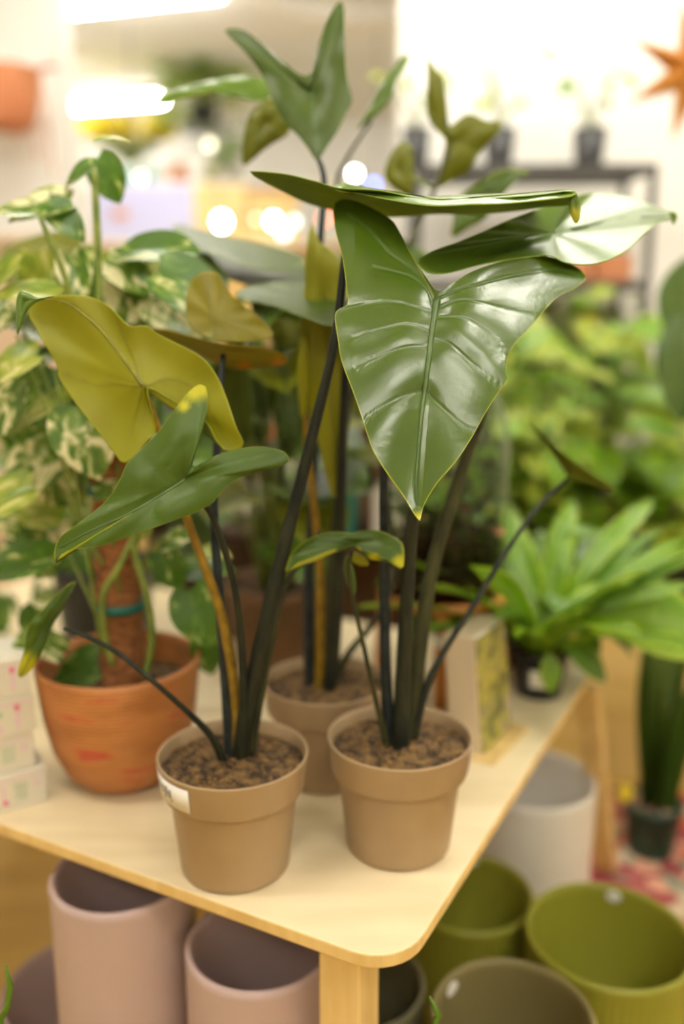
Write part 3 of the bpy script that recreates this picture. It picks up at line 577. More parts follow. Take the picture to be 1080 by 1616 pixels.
for pts, at_, Y_, g_ in (([(270, 352), (310, 360), (360, 372), (420, 385), (480, 405), (470, 420), (430, 425), (390, 420), (330, 400), (300, 385)], (390, 400), 1.3, (.01, -.35)),
                         ([(330, 395), (400, 410), (480, 420), (485, 450), (430, 455), (360, 440), (335, 420)], (420, 430), 1.34, (0, -.3)),
                         ([(240, 395), (290, 380), (330, 400), (360, 440), (350, 470), (300, 440), (255, 430)], (310, 425), 1.28, (0, -.2)),
                         ([(375, 520), (330, 600), (340, 690), (372, 715), (396, 690), (398, 620)], (370, 620), 1.25, (0, 0.02))):
    leaf(pc, pts, at_, Y_, g_, ('leaf_b', 'leaf_bu'), 'cam', N=40, K=7, rib=None, bulge=.004)

# ================================================================== things on the table
# ---- terracotta pot with marbled pothos on a coir pole
def terra_mat():
    m, nt, bs, out = mat('painted_terracotta'); L = nt.links
    tc = node(nt, 'ShaderNodeTexCoord'); mp = node(nt, 'ShaderNodeMapping'); mp.inputs['Scale'].default_value = (1, 1, 3.2); mp.inputs['Rotation'].default_value = (0.5, 0.2, 0); L.new(tc.outputs['Object'], mp.inputs[0])
    n1 = node(nt, 'ShaderNodeTexNoise'); n1.inputs['Scale'].default_value = 9; n1.inputs['Detail'].default_value = 5; L.new(mp.outputs[0], n1.inputs['Vector'])
    cr = node(nt, 'ShaderNodeValToRGB'); e = cr.color_ramp.elements
    e[0].position = .38; e[0].color = c4(srgb(158, 98, 46)); e[1].position = .60; e[1].color = c4(srgb(180, 118, 62))
    k = e.new(.66); k.color = c4(srgb(176, 74, 48)); L.new(n1.outputs['Fac'], cr.inputs[0]); L.new(cr.outputs[0], bs.inputs['Base Color'])
    wv = node(nt, 'ShaderNodeTexWave', bands_direction='Z'); wv.inputs['Scale'].default_value = 55; wv.inputs['Distortion'].default_value = 1.2; L.new(tc.outputs['Object'], wv.inputs['Vector'])
    bp = node(nt, 'ShaderNodeBump'); bp.inputs['Strength'].default_value = .35; bp.inputs['Distance'].default_value = .002; L.new(wv.outputs['Fac'], bp.inputs['Height']); L.new(bp.outputs[0], bs.inputs['Normal'])
    bs.inputs['Roughness'].default_value = .5; return m
M['terra'] = terra_mat()
M['marble'] = varieg_mat('marbled_leaf', (.07, .15, .012), (.17, .26, .03), (.80, .76, .44), 4.5, .42, .60)
M['marble_g'] = varieg_mat('mostly_green_marbled_leaf', (.055, .13, .01), (.10, .20, .02), (.66, .66, .28), 4.5, .48, .70)
M['marble_y'] = varieg_mat('yellowish_marbled_leaf', (.16, .24, .02), (.34, .38, .05), (.80, .74, .36), 3.5, .35, .65)
TP = PZ(197, 1222, T)
tp = thing('potted_pothos', 'marbled pothos climbing a coir pole in a terracotta pot', 'potted plant', TP)
dep = TP.y * CS + (CZ - T - .17) * SN
R_ = 127 / F * dep; Hh = P(195, 1037, TP.y).z - T
lathe('pot', [(0, 0), (.045, 0), (R_ * .55, .004), (R_ * .72, .022), (R_ * .85, .055), (R_ * .935, .10), (R_ * .985, .15), (R_, Hh - .006), (R_ * .995, Hh), (R_ * .965, Hh + .001), (R_ * .945, Hh - .01), (R_ * .93, Hh - .045), (0, Hh - .045)], TP, M['terra'], tp, 96)
soil_disc(tp, TP + Vector((0, 0, Hh - .042)), R_ * .925, 21)
pole_b = TP + Vector((0.005, 0.0, Hh - .05)); pole_t = P(168, 560, TP.y + .03)
V, Fc = tube_geo([pole_b, pole_b.lerp(pole_t, .5), pole_t], [.030, .029, .028], 60, 24)
V = [v + Vector((mnoise.noise(v * 90), mnoise.noise(v * 90 + Vector((5, 0, 0))), 0)) * .0035 for v in V]
pol = obj('coir_pole', V, Fc, M['coir'], tp)
for k in (0.27, 0.62):
    c = pole_b.lerp(pole_t, k); lathe('plant_tie', [(.0325, -.006), (.0345, -.005), (.0345, .005), (.0325, .006), (.0325, -.006)], c, M['teal'], tp, 32)
rnd = random.Random(5)
def vine(parent, pts, r=.0042, m='stem_g'): return tube('vine', pts, [r] * (len(pts) - 1) + [r * .7], M[m], parent, 8)
vine(tp, [P(228, 1070, TP.y - .05), P(240, 1010, TP.y - .05), P(232, 940, TP.y - .045), P(212, 860, TP.y - .04), P(225, 760, TP.y - .04)], .0048)
vine(tp, [P(178, 1050, TP.y - .05), P(165, 1000, TP.y - .05), P(163, 940, TP.y - .05), P(185, 900, TP.y - .05), P(210, 850, TP.y - .04)], .0045)
vine(tp, [P(158, 680, TP.y), P(154, 560, TP.y), P(156, 440, TP.y), P(152, 330, TP.y), P(148, 262, TP.y)], .0046)
vine(tp, [P(140, 640, TP.y), P(125, 520, TP.y - .02), P(100, 430, TP.y - .03), P(75, 370, TP.y - .04), P(60, 335, TP.y - .04)], .0036)
def pl(parent, x, y, Y, ang, length, tilt=.55, me=None, width=1.0, yaw=0):
    """leaf at pixel (x, y): points along picture angle ang (0 right, 90 up), upper side leaning to the camera by tilt"""
    a = math.radians(ang); d = Vector((math.cos(a), yaw, math.sin(a)))
    return put_leaf(parent, P(x, y, Y), d, Vector((0.1 * math.sin(x), -tilt, 1 - tilt * .5)), length, me, width)
H_ = lambda k, m: ul('heart', k, m)
# sprout at the top and the leaves one can pick out
for (x, y, a, ln, m, tl) in ((150, 262, 200, .062, 'marble_g', .6), (152, 250, -62, .075, 'marble_g', .9), (150, 225, 15, .05, 'marble_y', .3), (112, 318, 190, .10, 'marble', .6), (75, 322, -40, .075, 'marble_g', .7), (70, 335, 175, .085, 'marble', .5),
                            (30, 420, 210, .10, 'marble_y', .5), (92, 470, 170, .10, 'marble_y', .4), (110, 400, -70, .08, 'marble', .8), (170, 410, -30, .10, 'marble', .7), (205, 400, 10, .12, 'marble_g', .5), (180, 440, -60, .085, 'marble', .9), (250, 430, -25, .12, 'marble_g', .7),
                            (240, 470, -35, .11, 'marble', .8), (290, 455, -20, .10, 'marble', .6), (330, 480, -30, .06, 'marble', .6), (60, 560, 200, .09, 'marble_y', .6), (30, 600, 240, .10, 'marble', .7), (110, 630, 200, .12, 'marble_y', .35), (120, 640, -70, .12, 'marble', 1.0),
                            (95, 700, 220, .12, 'marble', .9), (75, 720, -80, .10, 'marble', .9), (50, 770, 200, .12, 'marble_y', .6), (140, 770, 190, .09, 'marble_g', .7), (150, 720, 20, .085, 'marble_g', .6), (155, 690, -15, .07, 'marble', .7), (150, 780, 10, .07, 'marble', .4),
                            (40, 860, 210, .10, 'marble_g', .5), (80, 880, 190, .11, 'marble_g', .5), (60, 960, -100, .09, 'marble_g', .8), (170, 1040, 195, .10, 'marble_g', .7), (100, 1030, 140, .07, 'marble', .8), (110, 1060, -10, .10, 'marble_g', .5), (70, 1010, 200, .07, 'marble', .7),
                            (250, 870, -60, .08, 'marble_g', .7), (290, 900, 10, .09, 'marble_g', .5), (300, 930, -70, .10, 'marble_g', .8), (260, 860, 30, .06, 'marble', .5), (225, 850, 120, .06, 'marble_y', .6), (320, 1000, -80, .08, 'marble_g', .8), (320, 870, 0, .05, 'marble_y', .3)):
    pl(tp, x, y, TP.y - .01 + rnd.uniform(-.04, .06), a, ln * .78, tl, H_(int(x) % 3, m), rnd.uniform(.85, 1.1), rnd.uniform(-.4, .2))
for i in range(52):                                      # fuller growth around the pole
    x = rnd.uniform(-10, 300); y = rnd.uniform(390, 860) if x < 230 else rnd.uniform(390, 520)
    pl(tp, x, y, TP.y + rnd.uniform(.03, .2), rnd.uniform(150, 400), rnd.uniform(.055, .09), rnd.uniform(.3, 1), H_(i % 3, ('marble', 'marble_g', 'marble_g', 'marble_y')[i % 4]), rnd.uniform(.85, 1.1), rnd.uniform(-.4, .4))
pths = []
for i in range(16):
    a = pole_b.lerp(pole_t, rnd.uniform(.1, .95)) + Vector((rnd.uniform(-.03, .03), -.03, 0)); b = P(rnd.uniform(0, 300), rnd.uniform(420, 860), TP.y + rnd.uniform(-.05, .1)); pths.append([a, (a + b) / 2 + Vector((0, 0, .03)), b])
stems_part(tp, pths, .0022, M['stem_g'])

# ---- second climber behind, only its pole and ties show
Q2 = PZ(118, 1085, T); q2 = thing('potted_pothos', 'second coir pole with green pothos in a black pot behind the terracotta pot', 'potted plant', (Q2.x, Q2.y + .22, T))
o2 = ORG[q2]
lathe('pot', [(0, 0), (.075, 0), (.08, .004), (.095, .15), (.1, .152), (.1, .165), (.094, .165), (.09, .14), (0, .14)], o2, M['black'], q2, 48)
soil_disc(q2, o2 + Vector((0, 0, .142)), .089, 31)
tb0, tb1 = o2 + Vector((0, 0, .14)), P(122, 640, o2.y)
tube('coir_pole', [tb0, (tb0 + tb1) / 2, tb1], .03, M['coir'], q2, 20, 20)
c = P(128, 898, o2.y); lathe('plant_tie', [(.032, -.007), (.0345, -.006), (.0345, .006), (.032, .007), (.032, -.007)], c, M['teal'], q2, 32)
for i in range(46):
    x = rnd.uniform(-30, 210); y = rnd.uniform(600, 950)
    pl(q2, x, y, o2.y + rnd.uniform(-.06, .2), rnd.uniform(160, 380), rnd.uniform(.06, .10), rnd.uniform(.3, .9), H_(i % 3, ('marble_g', 'marble_g', 'marble', 'marble_g')[i % 4]), 1, rnd.uniform(-.4, .4))

# ---- stack of printed cartons
M['card'] = plain('white_carton', (.68, .64, .52), .6)
M['pink'] = plain('pink_print', (.75, .10, .28), .6); M['lilac'] = plain('lilac_print', (.74, .48, .62), .6); M['greenp'] = plain('green_print', (.36, .50, .30), .6)
ya = math.atan2(PZ(75, 1270, T).y - PZ(0, 1290, T).y, PZ(75, 1270, T).x - PZ(0, 1290, T).x)
axb = rotz(ya)
for i, (xr, yb, nm, var) in enumerate(((76, 1264, 'bottom white carton of the stack beside the terracotta pot', 0), (56, 1205, 'second white carton from the table in the stack by the terracotta pot', 1), (57, 1140, 'third white carton up with pink print beside the terracotta pot', 2), (50, 1086, 'topmost white carton of the stack under the yellow-tipped leaf', 2))):
    base = PZ(76, 1264, T); sc = 1.0
    right = P(xr, yb, base.y); hh = .0505
    z0 = T + i * hh; cx = Vector((right.x, base.y, 0)) - axb[0] * .07 + axb[1] * .045
    t = thing('carton', nm, 'box', (cx.x, cx.y, z0), 'stacked printed cartons')
    box('carton_body', (cx.x, cx.y, z0 + hh / 2 - .0003), (.14, .09, hh - .0006), M['card'], t, axb, .0012)
    fr = Vector((cx.x, cx.y, z0)) - axb[1] * .0452
    box('lid_flap', fr + axb[0] * 0 + Vector((0, 0, hh - .008)), (.138, .0008, .0012), M['lilac'], t, axb)
    def mark(u, v, wd, ht, m_, nm_='print_mark'):
        box(nm_, fr + axb[0] * u + Vector((0, 0, v)), (wd, .0006, ht), m_, t, axb)
    u0 = .07
    if var in (0, 1):
        for du in (-.004, .004):
            V, Fc = [], []
            for zc_ in (.018, .030):
                c = fr + axb[0] * (u0 - .032 + du) + Vector((0, 0, zc_))
                v, f = tube_geo([c + axb[0] * (.003 * math.cos(q * .785)) + Vector((0, 0, .0045 * math.sin(q * .785))) for q in range(9)], [.0007] * 9, 16, 5); k = len(V); V += v; Fc += [tuple(i_ + k for i_ in g_) for g_ in f]
            obj('print_mark', V, Fc, M['greenp'], t)
        mark(u0 - .012, .030, .005, .007, M['lilac'])
        if var == 0:
            mark(u0 - .052, .012, .006, .006, M['pink']); mark(u0 - .0535, .026, .003, .020, M['lilac'])
    else:
        mark(u0 - .022, .036, .006, .007, M['pink']); mark(u0 - .022, .020, .0035, .022, M['lilac']); mark(u0 - .045, .030, .010, .006, M['greenp'])
        mark(u0 - .043, .010, .006, .006, M['lilac'])

# ---- printed plant card block
A, B = PZ(760, 1196, T), PZ(806, 1150, T)
dx = (B - A); wd = dx.length; dx.normalize(); nr = Vector((dx.y, -dx.x, 0))
hgt = P(742, 1004, A.y + .02).z - T
up = (Vector((0, 0, 1)) - nr * .10).normalized(); bk = nr - up * nr.dot(up); bk.normalize()
cd = thing('photo_block', 'pale wooden block with a plant photograph standing beside the right front pot', 'sign', (A + B) / 2)
cc = (A + B) / 2 + up * (hgt / 2 + .002)
ax3 = (dx, -bk, up)
box('block', cc - bk * .024, (wd, .048, hgt), plain('beech_block', srgb(200, 182, 152), .6), cd, ax3, .002)
def photo_mat():
    m, nt, bs, out = mat('plant_photo_print'); L = nt.links
    tc = node(nt, 'ShaderNodeTexCoord'); nz = node(nt, 'ShaderNodeTexVoronoi'); nz.inputs['Scale'].default_value = 38; L.new(tc.outputs['Object'], nz.inputs['Vector'])
    n2 = node(nt, 'ShaderNodeTexNoise'); n2.inputs['Scale'].default_value = 30; L.new(tc.outputs['Object'], n2.inputs['Vector'])
    cr = node(nt, 'ShaderNodeValToRGB'); e = cr.color_ramp.elements; e[0].color = c4(srgb(70, 74, 50)); e[0].position = .3; e[1].color = c4(srgb(222, 190, 168)); e[1].position = .75
    for p_, cl in ((.42, (104, 108, 52)), (.52, (168, 160, 66)), (.62, (120, 112, 92))): k = e.new(p_); k.color = c4(srgb(*cl))
    L.new(n2.outputs['Fac'], cr.inputs[0]); L.new(cr.outputs[0], bs.inputs['Base Color']); bs.inputs['Roughness'].default_value = .3; return m
box('photo', cc + bk * .0012, (wd * .96, .0016, hgt * .97), photo_mat(), cd, ax3)
box('clear_cover_edge', cc + up * (hgt / 2) + bk * .001, (wd, .005, .003), M['lgrey'], cd, ax3)
V = [(A + B) / 2 - dx * (wd * .75) + nr * .035, (A + B) / 2 + dx * (wd * .75) + nr * .035, (A + B) / 2 + dx * (wd * .75) - nr * .075, (A + B) / 2 - dx * (wd * .75) - nr * .075]
box('foot', (A + B) / 2 - nr * .02 + Vector((0, 0, .002)), (wd * 1.25, .09, .004), M['pine'], cd, (dx, -nr, Vector((0, 0, 1))), .001)

# ---- glass terrarium on a wooden stand
G = PZ(702, 1100, T); GY = 1.45
gb = Vector((P(700, 930, GY).x, GY, T)); ringz = P(700, 928, GY).z
st = thing('plant_stand', 'round orange wooden stand with legs under the glass terrarium', 'plant stand', gb)
rr = 100 * mpp(GY) * 1.03
lathe('ring', [(rr * .86, 0), (rr, 0), (rr * 1.01, .006), (rr, .014), (rr * .86, .014), (rr * .86, 0)], (gb.x, gb.y, ringz - .014), M['wood'], st, 64)
for k in range(4):
    a = math.radians(-97 + 90 * k); d = Vector((math.cos(a), math.sin(a), 0))
    tube('leg', [gb + d * rr * .93 + Vector((0, 0, ringz - T - .01)), gb + d * rr * .96 + Vector((0, 0, .1)), gb + d * rr], [.0115, .0115, .0105], M['wood'], st, 12, 8)
a = math.radians(-97); lathe('tag', [(.0125, 0), (.0138, .001), (.0138, .022), (.0125, .023), (.0125, 0)], gb + Vector((math.cos(a), math.sin(a), 0)) * rr * .955 + Vector((0, 0, .105)), M['paper'], st, 20)
for k in (0, 1):
    a = math.radians(-97 + 90 * k); d = Vector((math.cos(a), math.sin(a), 0)) * rr * .93
    tube('crossbar', [gb + d + Vector((0, 0, ringz - T - .03)), gb - d + Vector((0, 0, ringz - T - .03))], .007, M['wood'], st, 8, 4)
m, nt, bs, out = mat('clear_glass'); bs.inputs['Base Color'].default_value = (.93, .97, .88, 1); bs.inputs['Roughness'].default_value = .03; bs.inputs['Transmission Weight'].default_value = 1; bs.inputs['IOR'].default_value = 1.25; M['glass'] = m
tr_ = thing('terrarium', 'clear glass terrarium with moss and small plants on the wooden stand', 'terrarium', (gb.x, gb.y, ringz))
c0 = Vector((gb.x, gb.y, ringz)); gh = P(700, 600, GY).z - ringz
prof = [(0, .001), (rr * .7, .001), (rr * .92, .012), (rr * 1.0, .05), (rr * 1.0, gh * .55), (rr * .96, gh * .75), (rr * .80, gh * .92), (rr * .55, gh), (rr * .545, gh - .003), (rr * .78, gh * .915), (rr * .94, gh * .75), (rr * .98, gh * .55), (rr * .98, .052), (rr * .90, .016), (rr * .68, .005), (0, .005)]
lathe('glass_jar', prof, c0, M['glass'], tr_, 64)
lathe('pebble_layer', [(0, .007), (rr * .68, .008), (rr * .88, .02), (rr * .945, .05), (rr * .94, .06), (0, .06)], c0, noise_mat('pebbles', srgb(120, 96, 70), srgb(176, 140, 100), 60, 3, .8, bump=.8), tr_, 48)
lathe('soil_layer', [(0, .061), (rr * .94, .061), (rr * .945, .085), (rr * .8, .098), (rr * .4, .104), (0, .106)], c0, M['soil'], tr_, 48)
M['lime'] = leaf_mat('lime_leaf', (.26, .36, .012), (.42, .50, .04), (.5, .56, .08), (.3, .4, .08), .35, .35)
M['bright'] = leaf_mat('bright_green_leaf', (.11, .27, .003), (.22, .40, .010), (.36, .5, .04), (.2, .34, .05), .33, .35)
M['midg'] = leaf_mat('mid_green_leaf', (.07, .17, .006), (.12, .25, .012), (.18, .3, .03), (.1, .2, .03), .36, .3)
M['darkg'] = leaf_mat('deep_green_leaf', (.045, .085, .006), (.07, .12, .01), (.06, .12, .02), (.05, .1, .02), .4, .2)
M['ylw'] = leaf_mat('yellow_leaf', (.80, .66, .01), (.95, .82, .06), (.8, .7, .1), (.7, .6, .1), .5, .4)
M['orl'] = leaf_mat('coral_leaf', (.6, .2, .08), (.75, .32, .14), (.8, .4, .2), (.8, .4, .2), .5, .4)
pths = []
for i in range(70):
    a = rnd.uniform(0, 6.28); q = rr * .8 * math.sqrt(rnd.random()); zz = rnd.uniform(.10, gh * .78) * (1 - .25 * q / rr)
    b = c0 + Vector((q * math.cos(a), q * math.sin(a), zz)); s0 = c0 + Vector((q * .7 * math.cos(a), q * .7 * math.sin(a), .095))
    put_leaf(tr_, b, (math.cos(a) * .4, math.sin(a) * .4, rnd.uniform(-.3, .6)), (math.cos(a), math.sin(a) - .3, 1), rnd.uniform(.022, .04), ul('oval', i % 2, 'orl' if i % 14 == 3 else ('lime', 'bright', 'midg')[i % 3]))
    pths.append([s0, (s0 + b) / 2, b])
stems_part(tr_, pths, .0009, M['stem_g'])

# ================================================================== planters on the floor below
def planter(x, y, wpx, dia, m, label, ribbed=False, taper=.9, sticker=None, group='glazed planters on the floor'):
    d = dia * F / wpx; c = Vector((0, 0, CZ)) + ray(x, y) * d; h = c.z; r = dia / 2; th = .009
    t = thing('planter', label, 'planter', (c.x, c.y, 0), group); b = r * taper
    prof = [(0, 0), (b * .95, 0), (b, .006), (b + (r - b) * .5, h * .5), (r - .001, h - .012), (r, h - .006), (r - .003, h - .001), (r - .006, h), (r - th, h - .004), (r - th - .001, h - .012), (b - th, .02), (b - th - .01, .012), (0, .012)]
    if ribbed:
        prof = prof[:3] + [(b + (r - b) * k, h * k) for k in (.1, .3, .5, .7, .85)] + prof[4:]
        lathe('body', prof, (c.x, c.y, 0), m, t, 240, rib=lambda j: .0022 if 2 <= j <= 7 else 0)
    else: lathe('body', prof, (c.x, c.y, 0), m, t, 96)
    if sticker:
        # sticker on the inner wall, where the view ray meets it
        o_ = Vector((0, 0, CZ)); rd = ray(*sticker); ri = r - th - .0015
        ox, oy = o_.x - c.x, o_.y - c.y; A_ = rd.x ** 2 + rd.y ** 2; B_ = 2 * (ox * rd.x + oy * rd.y); C_ = ox * ox + oy * oy - ri * ri
        k = (-B_ + math.sqrt(max(B_ * B_ - 4 * A_ * C_, 0))) / (2 * A_); p = o_ + rd * k
        nn = Vector((c.x - p.x, c.y - p.y, 0)).normalized(); tx = Vector((-nn.y, nn.x, 0)); V = []
        for layer in (0, .0008):
            for i in range(20):
                f = 6.283 * i / 20; V.append(p + nn * (layer + .0003 + (1 - math.sqrt(max(0, 1 - (.012 * math.cos(f) / ri) ** 2))) * ri) + tx * (.012 * math.cos(f)) + Vector((0, 0, .010 * math.sin(f))))
        obj('sticker', V, [tuple(range(20)), tuple(range(39, 19, -1))] + [(i, 20 + i, 20 + (i + 1) % 20, (i + 1) % 20) for i in range(20)], M['paper'], t, False)
    return t
planter(193, 1372, 225, .180, M['mauve'], 'tall mauve planter under the front edge of the table', taper=.97)
planter(410, 1482, 236, .180, M['mauve'], 'mauve planter next to the front table leg', taper=.97)
planter(130, 1555, 250, .250, M['mauve'], 'low wide mauve planter half hidden behind the tall mauve one', taper=.97)
planter(567, 1545, 212, .185, M['dkhaki'], 'dark khaki planter directly behind the front table leg', taper=.93)
planter(740, 1405, 206, .220, M['olive'], 'olive green ribbed planter partly under the right table edge', True, .93, (745, 1357))
planter(962, 1470, 262, .250, M['olive'], 'large olive green ribbed planter at the lower right with an oval sticker inside', True, .93, (969, 1414))
planter(810, 1600, 262, .210, M['khaki'], 'brownish khaki planter cut off by the bottom of the picture', False, .93, (713, 1560))
planter(840, 1225, 200, .242, M['lgrey'], 'pale grey planter beside the slanted table leg', taper=.95)
# ---- grass blades hanging into the picture at the bottom
for (pts, lab) in (([(2, 1640), (12, 1590), (16, 1550), (8, 1520)], 'thin green blade rising beside the low mauve planter'), ([(686, 1650), (694, 1612), (688, 1592), (678, 1572)], 'thin green blade rising in front of the brownish khaki planter')):
    b = P(*pts[0], .80); t = thing('grass_blade', lab, 'grass blade', (b.x, b.y, 0))
    tube('blade', [Vector((b.x, b.y, 0))] + [P(x, y, .80) for x, y in pts], [.0035, .0035, .0035, .003, .0008], M['midg'], t, 8)
    lathe('root_plug', [(0, 0), (.018, 0), (.022, .03), (0, .034)], (b.x, b.y, 0), M['soil'], t, 24)

# ================================================================== right: plinth, rug, cactus, fern
rug_c = PZ(1030, 1372, 0)
def rug_mat():
    m, nt, bs, out = mat('woven_rug'); L = nt.links; tc = node(nt, 'ShaderNodeTexCoord')
    vo = node(nt, 'ShaderNodeTexVoronoi'); vo.inputs['Scale'].default_value = 30; L.new(tc.outputs['Object'], vo.inputs['Vector'])
    cr = node(nt, 'ShaderNodeValToRGB'); cr.color_ramp.interpolation = 'CONSTANT'; e = cr.color_ramp.elements; e[0].color = c4(srgb(140, 58, 62)); e[1].position = .3; e[1].color = c4(srgb(188, 168, 140))
    for p_, cl in ((.42, (190, 92, 52)), (.55, (160, 88, 84)), (.7, (126, 130, 110)), (.85, (204, 150, 124))): k = e.new(p_); k.color = c4(srgb(*cl))
    sp = node(nt, 'ShaderNodeSeparateColor'); L.new(vo.outputs['Color'], sp.inputs[0]); L.new(sp.outputs[0], cr.inputs[0]); L.new(cr.outputs[0], bs.inputs['Base Color']); bs.inputs['Roughness'].default_value = .95; return m
rg = tag(box('rug', (1.10, 1.62, .004), (1.16, .74, .008), rug_mat(), None, rotz(math.radians(-8)), .002), 'red patterned woven rug under the dark green pot', 'rug')
PLY, PLX0, PLX1, PLH = 2.10, .40, 1.75, .41
pn = thing('plinth', 'yellow plywood display plinth behind the spiky plant', 'plinth', ((PLX0 + PLX1) / 2, PLY + .45, 0))
box('front_panel', ((PLX0 + PLX1) / 2, PLY + .009, PLH / 2), (PLX1 - PLX0, .018, PLH), M['ply'], pn, None, .001)
for x in (PLX0 + .009, PLX1 - .009): box('side_panel', (x, PLY + .39, PLH / 2), (.018, .74, PLH), M['ply'], pn, None, .001)
box('top_board', ((PLX0 + PLX1) / 2, PLY + .38, PLH + .010), (PLX1 - PLX0 + .03, .80, .02), M['birch'], pn, None, .002)

# ---- spiky plant in dark green pot, on the rug
KB = PZ(1026, 1340, .008)
kp = thing('potted_succulent', 'spiky dark green succulent in a dark green pot on the rug', 'potted plant', KB)
kr = 44 / F * (KB.y * CS + (CZ - .1) * SN); kh = P(1026, 1262, KB.y).z - KB.z
lathe('pot', [(0, 0), (kr * .78, 0), (kr * .8, .004), (kr * .95, kh * .8), (kr * 1.02, kh * .81), (kr * 1.04, kh), (kr * .98, kh), (kr * .93, kh * .85), (0, kh * .85)], KB, M['dgreen'], kp, 48)
V, Fc = [], []
for i in range(90):
    a = rnd.uniform(0, 6.28); q = kr * .9 * math.sqrt(rnd.random()); v, f = box_geo(KB + Vector((q * math.cos(a), q * math.sin(a), kh * .87)), [rnd.uniform(.005, .011)] * 3, rotz(a)); k = len(V); V += v; Fc += [tuple(i_ + k for i_ in g_) for g_ in f]
gv = obj('gravel', V, Fc, noise_mat('pink_gravel', srgb(170, 120, 100), srgb(214, 176, 150), 30, 3, .8), kp, False); gv['kind'] = 'stuff'
for i in range(11):
    a = 6.283 * i / 11 + .3; tilt = rnd.uniform(.03, .26); ln = rnd.uniform(.34, .50) if i % 3 else rnd.uniform(.18, .3)
    put_leaf(kp, KB + Vector((.25 * kr * math.cos(a), .25 * kr * math.sin(a), kh * .8)), (math.cos(a) * tilt, math.sin(a) * tilt, 1), (-math.cos(a), -math.sin(a) - 1, .2), ln, ul('sword', i % 2, 'darkg'), 1.25)
put_leaf(kp, P(990, 1265, KB.y - .04), (-.25, -.3, 1), (0, -1, .3), .05, ul('oval', 0, 'ylw'), 1.2, name='yellow_leaf')

# ---- bird's nest fern in a black pot at the back of the table
FB = PZ(850, 1092, T)
fp = thing('potted_fern', "bird's nest fern in a labelled black pot at the back of the table", 'potted plant', FB)
fr_ = 43 / F * (FB.y * CS + (CZ - T) * SN)
fh = P(850, 1022, FB.y).z - T
pot_o = lathe('pot', [(0, 0), (fr_ * .8, 0), (fr_ * .82, .004), (fr_ * .98, fh * .86), (fr_ * 1.05, fh * .87), (fr_ * 1.07, fh), (fr_ * 1.0, fh), (fr_ * .95, fh * .88), (0, fh * .88)], FB, M['black'], fp, 48)
soil_disc(fp, FB + Vector((0, 0, fh * .89)), fr_ * .95, 44)
a0, a1 = math.radians(236), math.radians(276); V = []
for z in (fh * .3, fh * .68):
    for i in range(7): t_ = a0 + (a1 - a0) * i / 6; r_ = fr_ * (.82 + .16 * z / (fh * .86)) + .001; V.append(FB + Vector((r_ * math.cos(t_), r_ * math.sin(t_), z)))
lb = obj('price_label', V, [(i, i + 1, i + 8, i + 7) for i in range(6)], M['paper'], pot_o, label='white price label')
fc = FB + Vector((0, 0, fh * .9))
for i in range(34):
    a = 6.283 * i / 34 * 1.0 + rnd.uniform(-.1, .1); el = rnd.uniform(.9, 3.0); ln = rnd.uniform(.20, .31)
    put_leaf(fp, fc + Vector((.02 * math.cos(a), .02 * math.sin(a), 0)), (math.cos(a), math.sin(a), el), (-math.cos(a) * el, -math.sin(a) * el, 1.2), ln, ul('strap', i % 3, ('bright', 'bright', 'midg')[i % 3]), rnd.uniform(.6, .95), name='frond')
put_leaf(fp, P(905, 965, FB.y - .02), (1, -.15, .12), (.1, -.7, 1), .24, ul('strap', 1, 'bright'), 3.0, name='frond')
put_leaf(fp, P(866, 1030, FB.y - .05), (.05, -.5, -1), (0, -1, .3), .065, ul('oval', 1, 'bright'), .9, name='frond')
put_leaf(fp, P(880, 1010, FB.y - .04), (1, -.2, -.45), (0, -.8, 1), .11, ul('strap', 2, 'midg'), 2, name='frond')

# ---- leafy pots, a builder for the plants farther back
def bush(name, label, x, y, Y, base_z, potr, poth, potm, n, spread, height, kind, mats, size, seed, cat='potted plant', droop=0, group=None, potname='pot', width=1.0, upright=.5):
    rd = random.Random(seed); c = P(x, y, Y); b = Vector((c.x, Y, base_z)); t = thing(name, label, cat, b, group)
    lathe(potname, [(0, 0), (potr * .78, 0), (potr * .8, .004), (potr * .96, poth * .85), (potr * 1.03, poth * .86), (potr * 1.05, poth), (potr * .98, poth), (potr * .93, poth * .88), (0, poth * .88)], b, M[potm], t, 40)
    lathe('soil', [(potr * .93, poth * .88), (potr * .6, poth * .93), (0, poth * .95)], b, M['soil'], t, 24)
    s0 = b + Vector((0, 0, poth * .9)); pths = []
    for i in range(n):
        a = rd.uniform(0, 6.283); q = math.sqrt(rd.random()); el = rd.uniform(.15, 1.0)
        p = s0 + Vector((math.cos(a) * q * spread, math.sin(a) * q * spread, height * el - droop * q * q))
        mid = (s0 + p) / 2 + Vector((0, 0, height * .15)); pths.append([s0 + Vector((math.cos(a), math.sin(a), 0)) * potr * .3, mid, p])
        put_leaf(t, p, (math.cos(a), math.sin(a) - .2, rd.uniform(-.5, upright)), (rd.uniform(-.3, .3), rd.uniform(-1.1, -.2), 1), size * rd.uniform(.75, 1.25), ul(kind, i % 3, mats[i % len(mats)]), width)
    stems_part(t, pths, .0022, M['stem_g']); return t
TZ = PLH + .02
# behind on the table
bush('potted_fern', 'dark shaded fern in a black pot behind the photo block', 800, 960, FB.y + .16, T, .065, .10, 'black', 26, .13, .16, 'strap', ('midg', 'darkg', 'midg'), .16, 61, width=1.3)
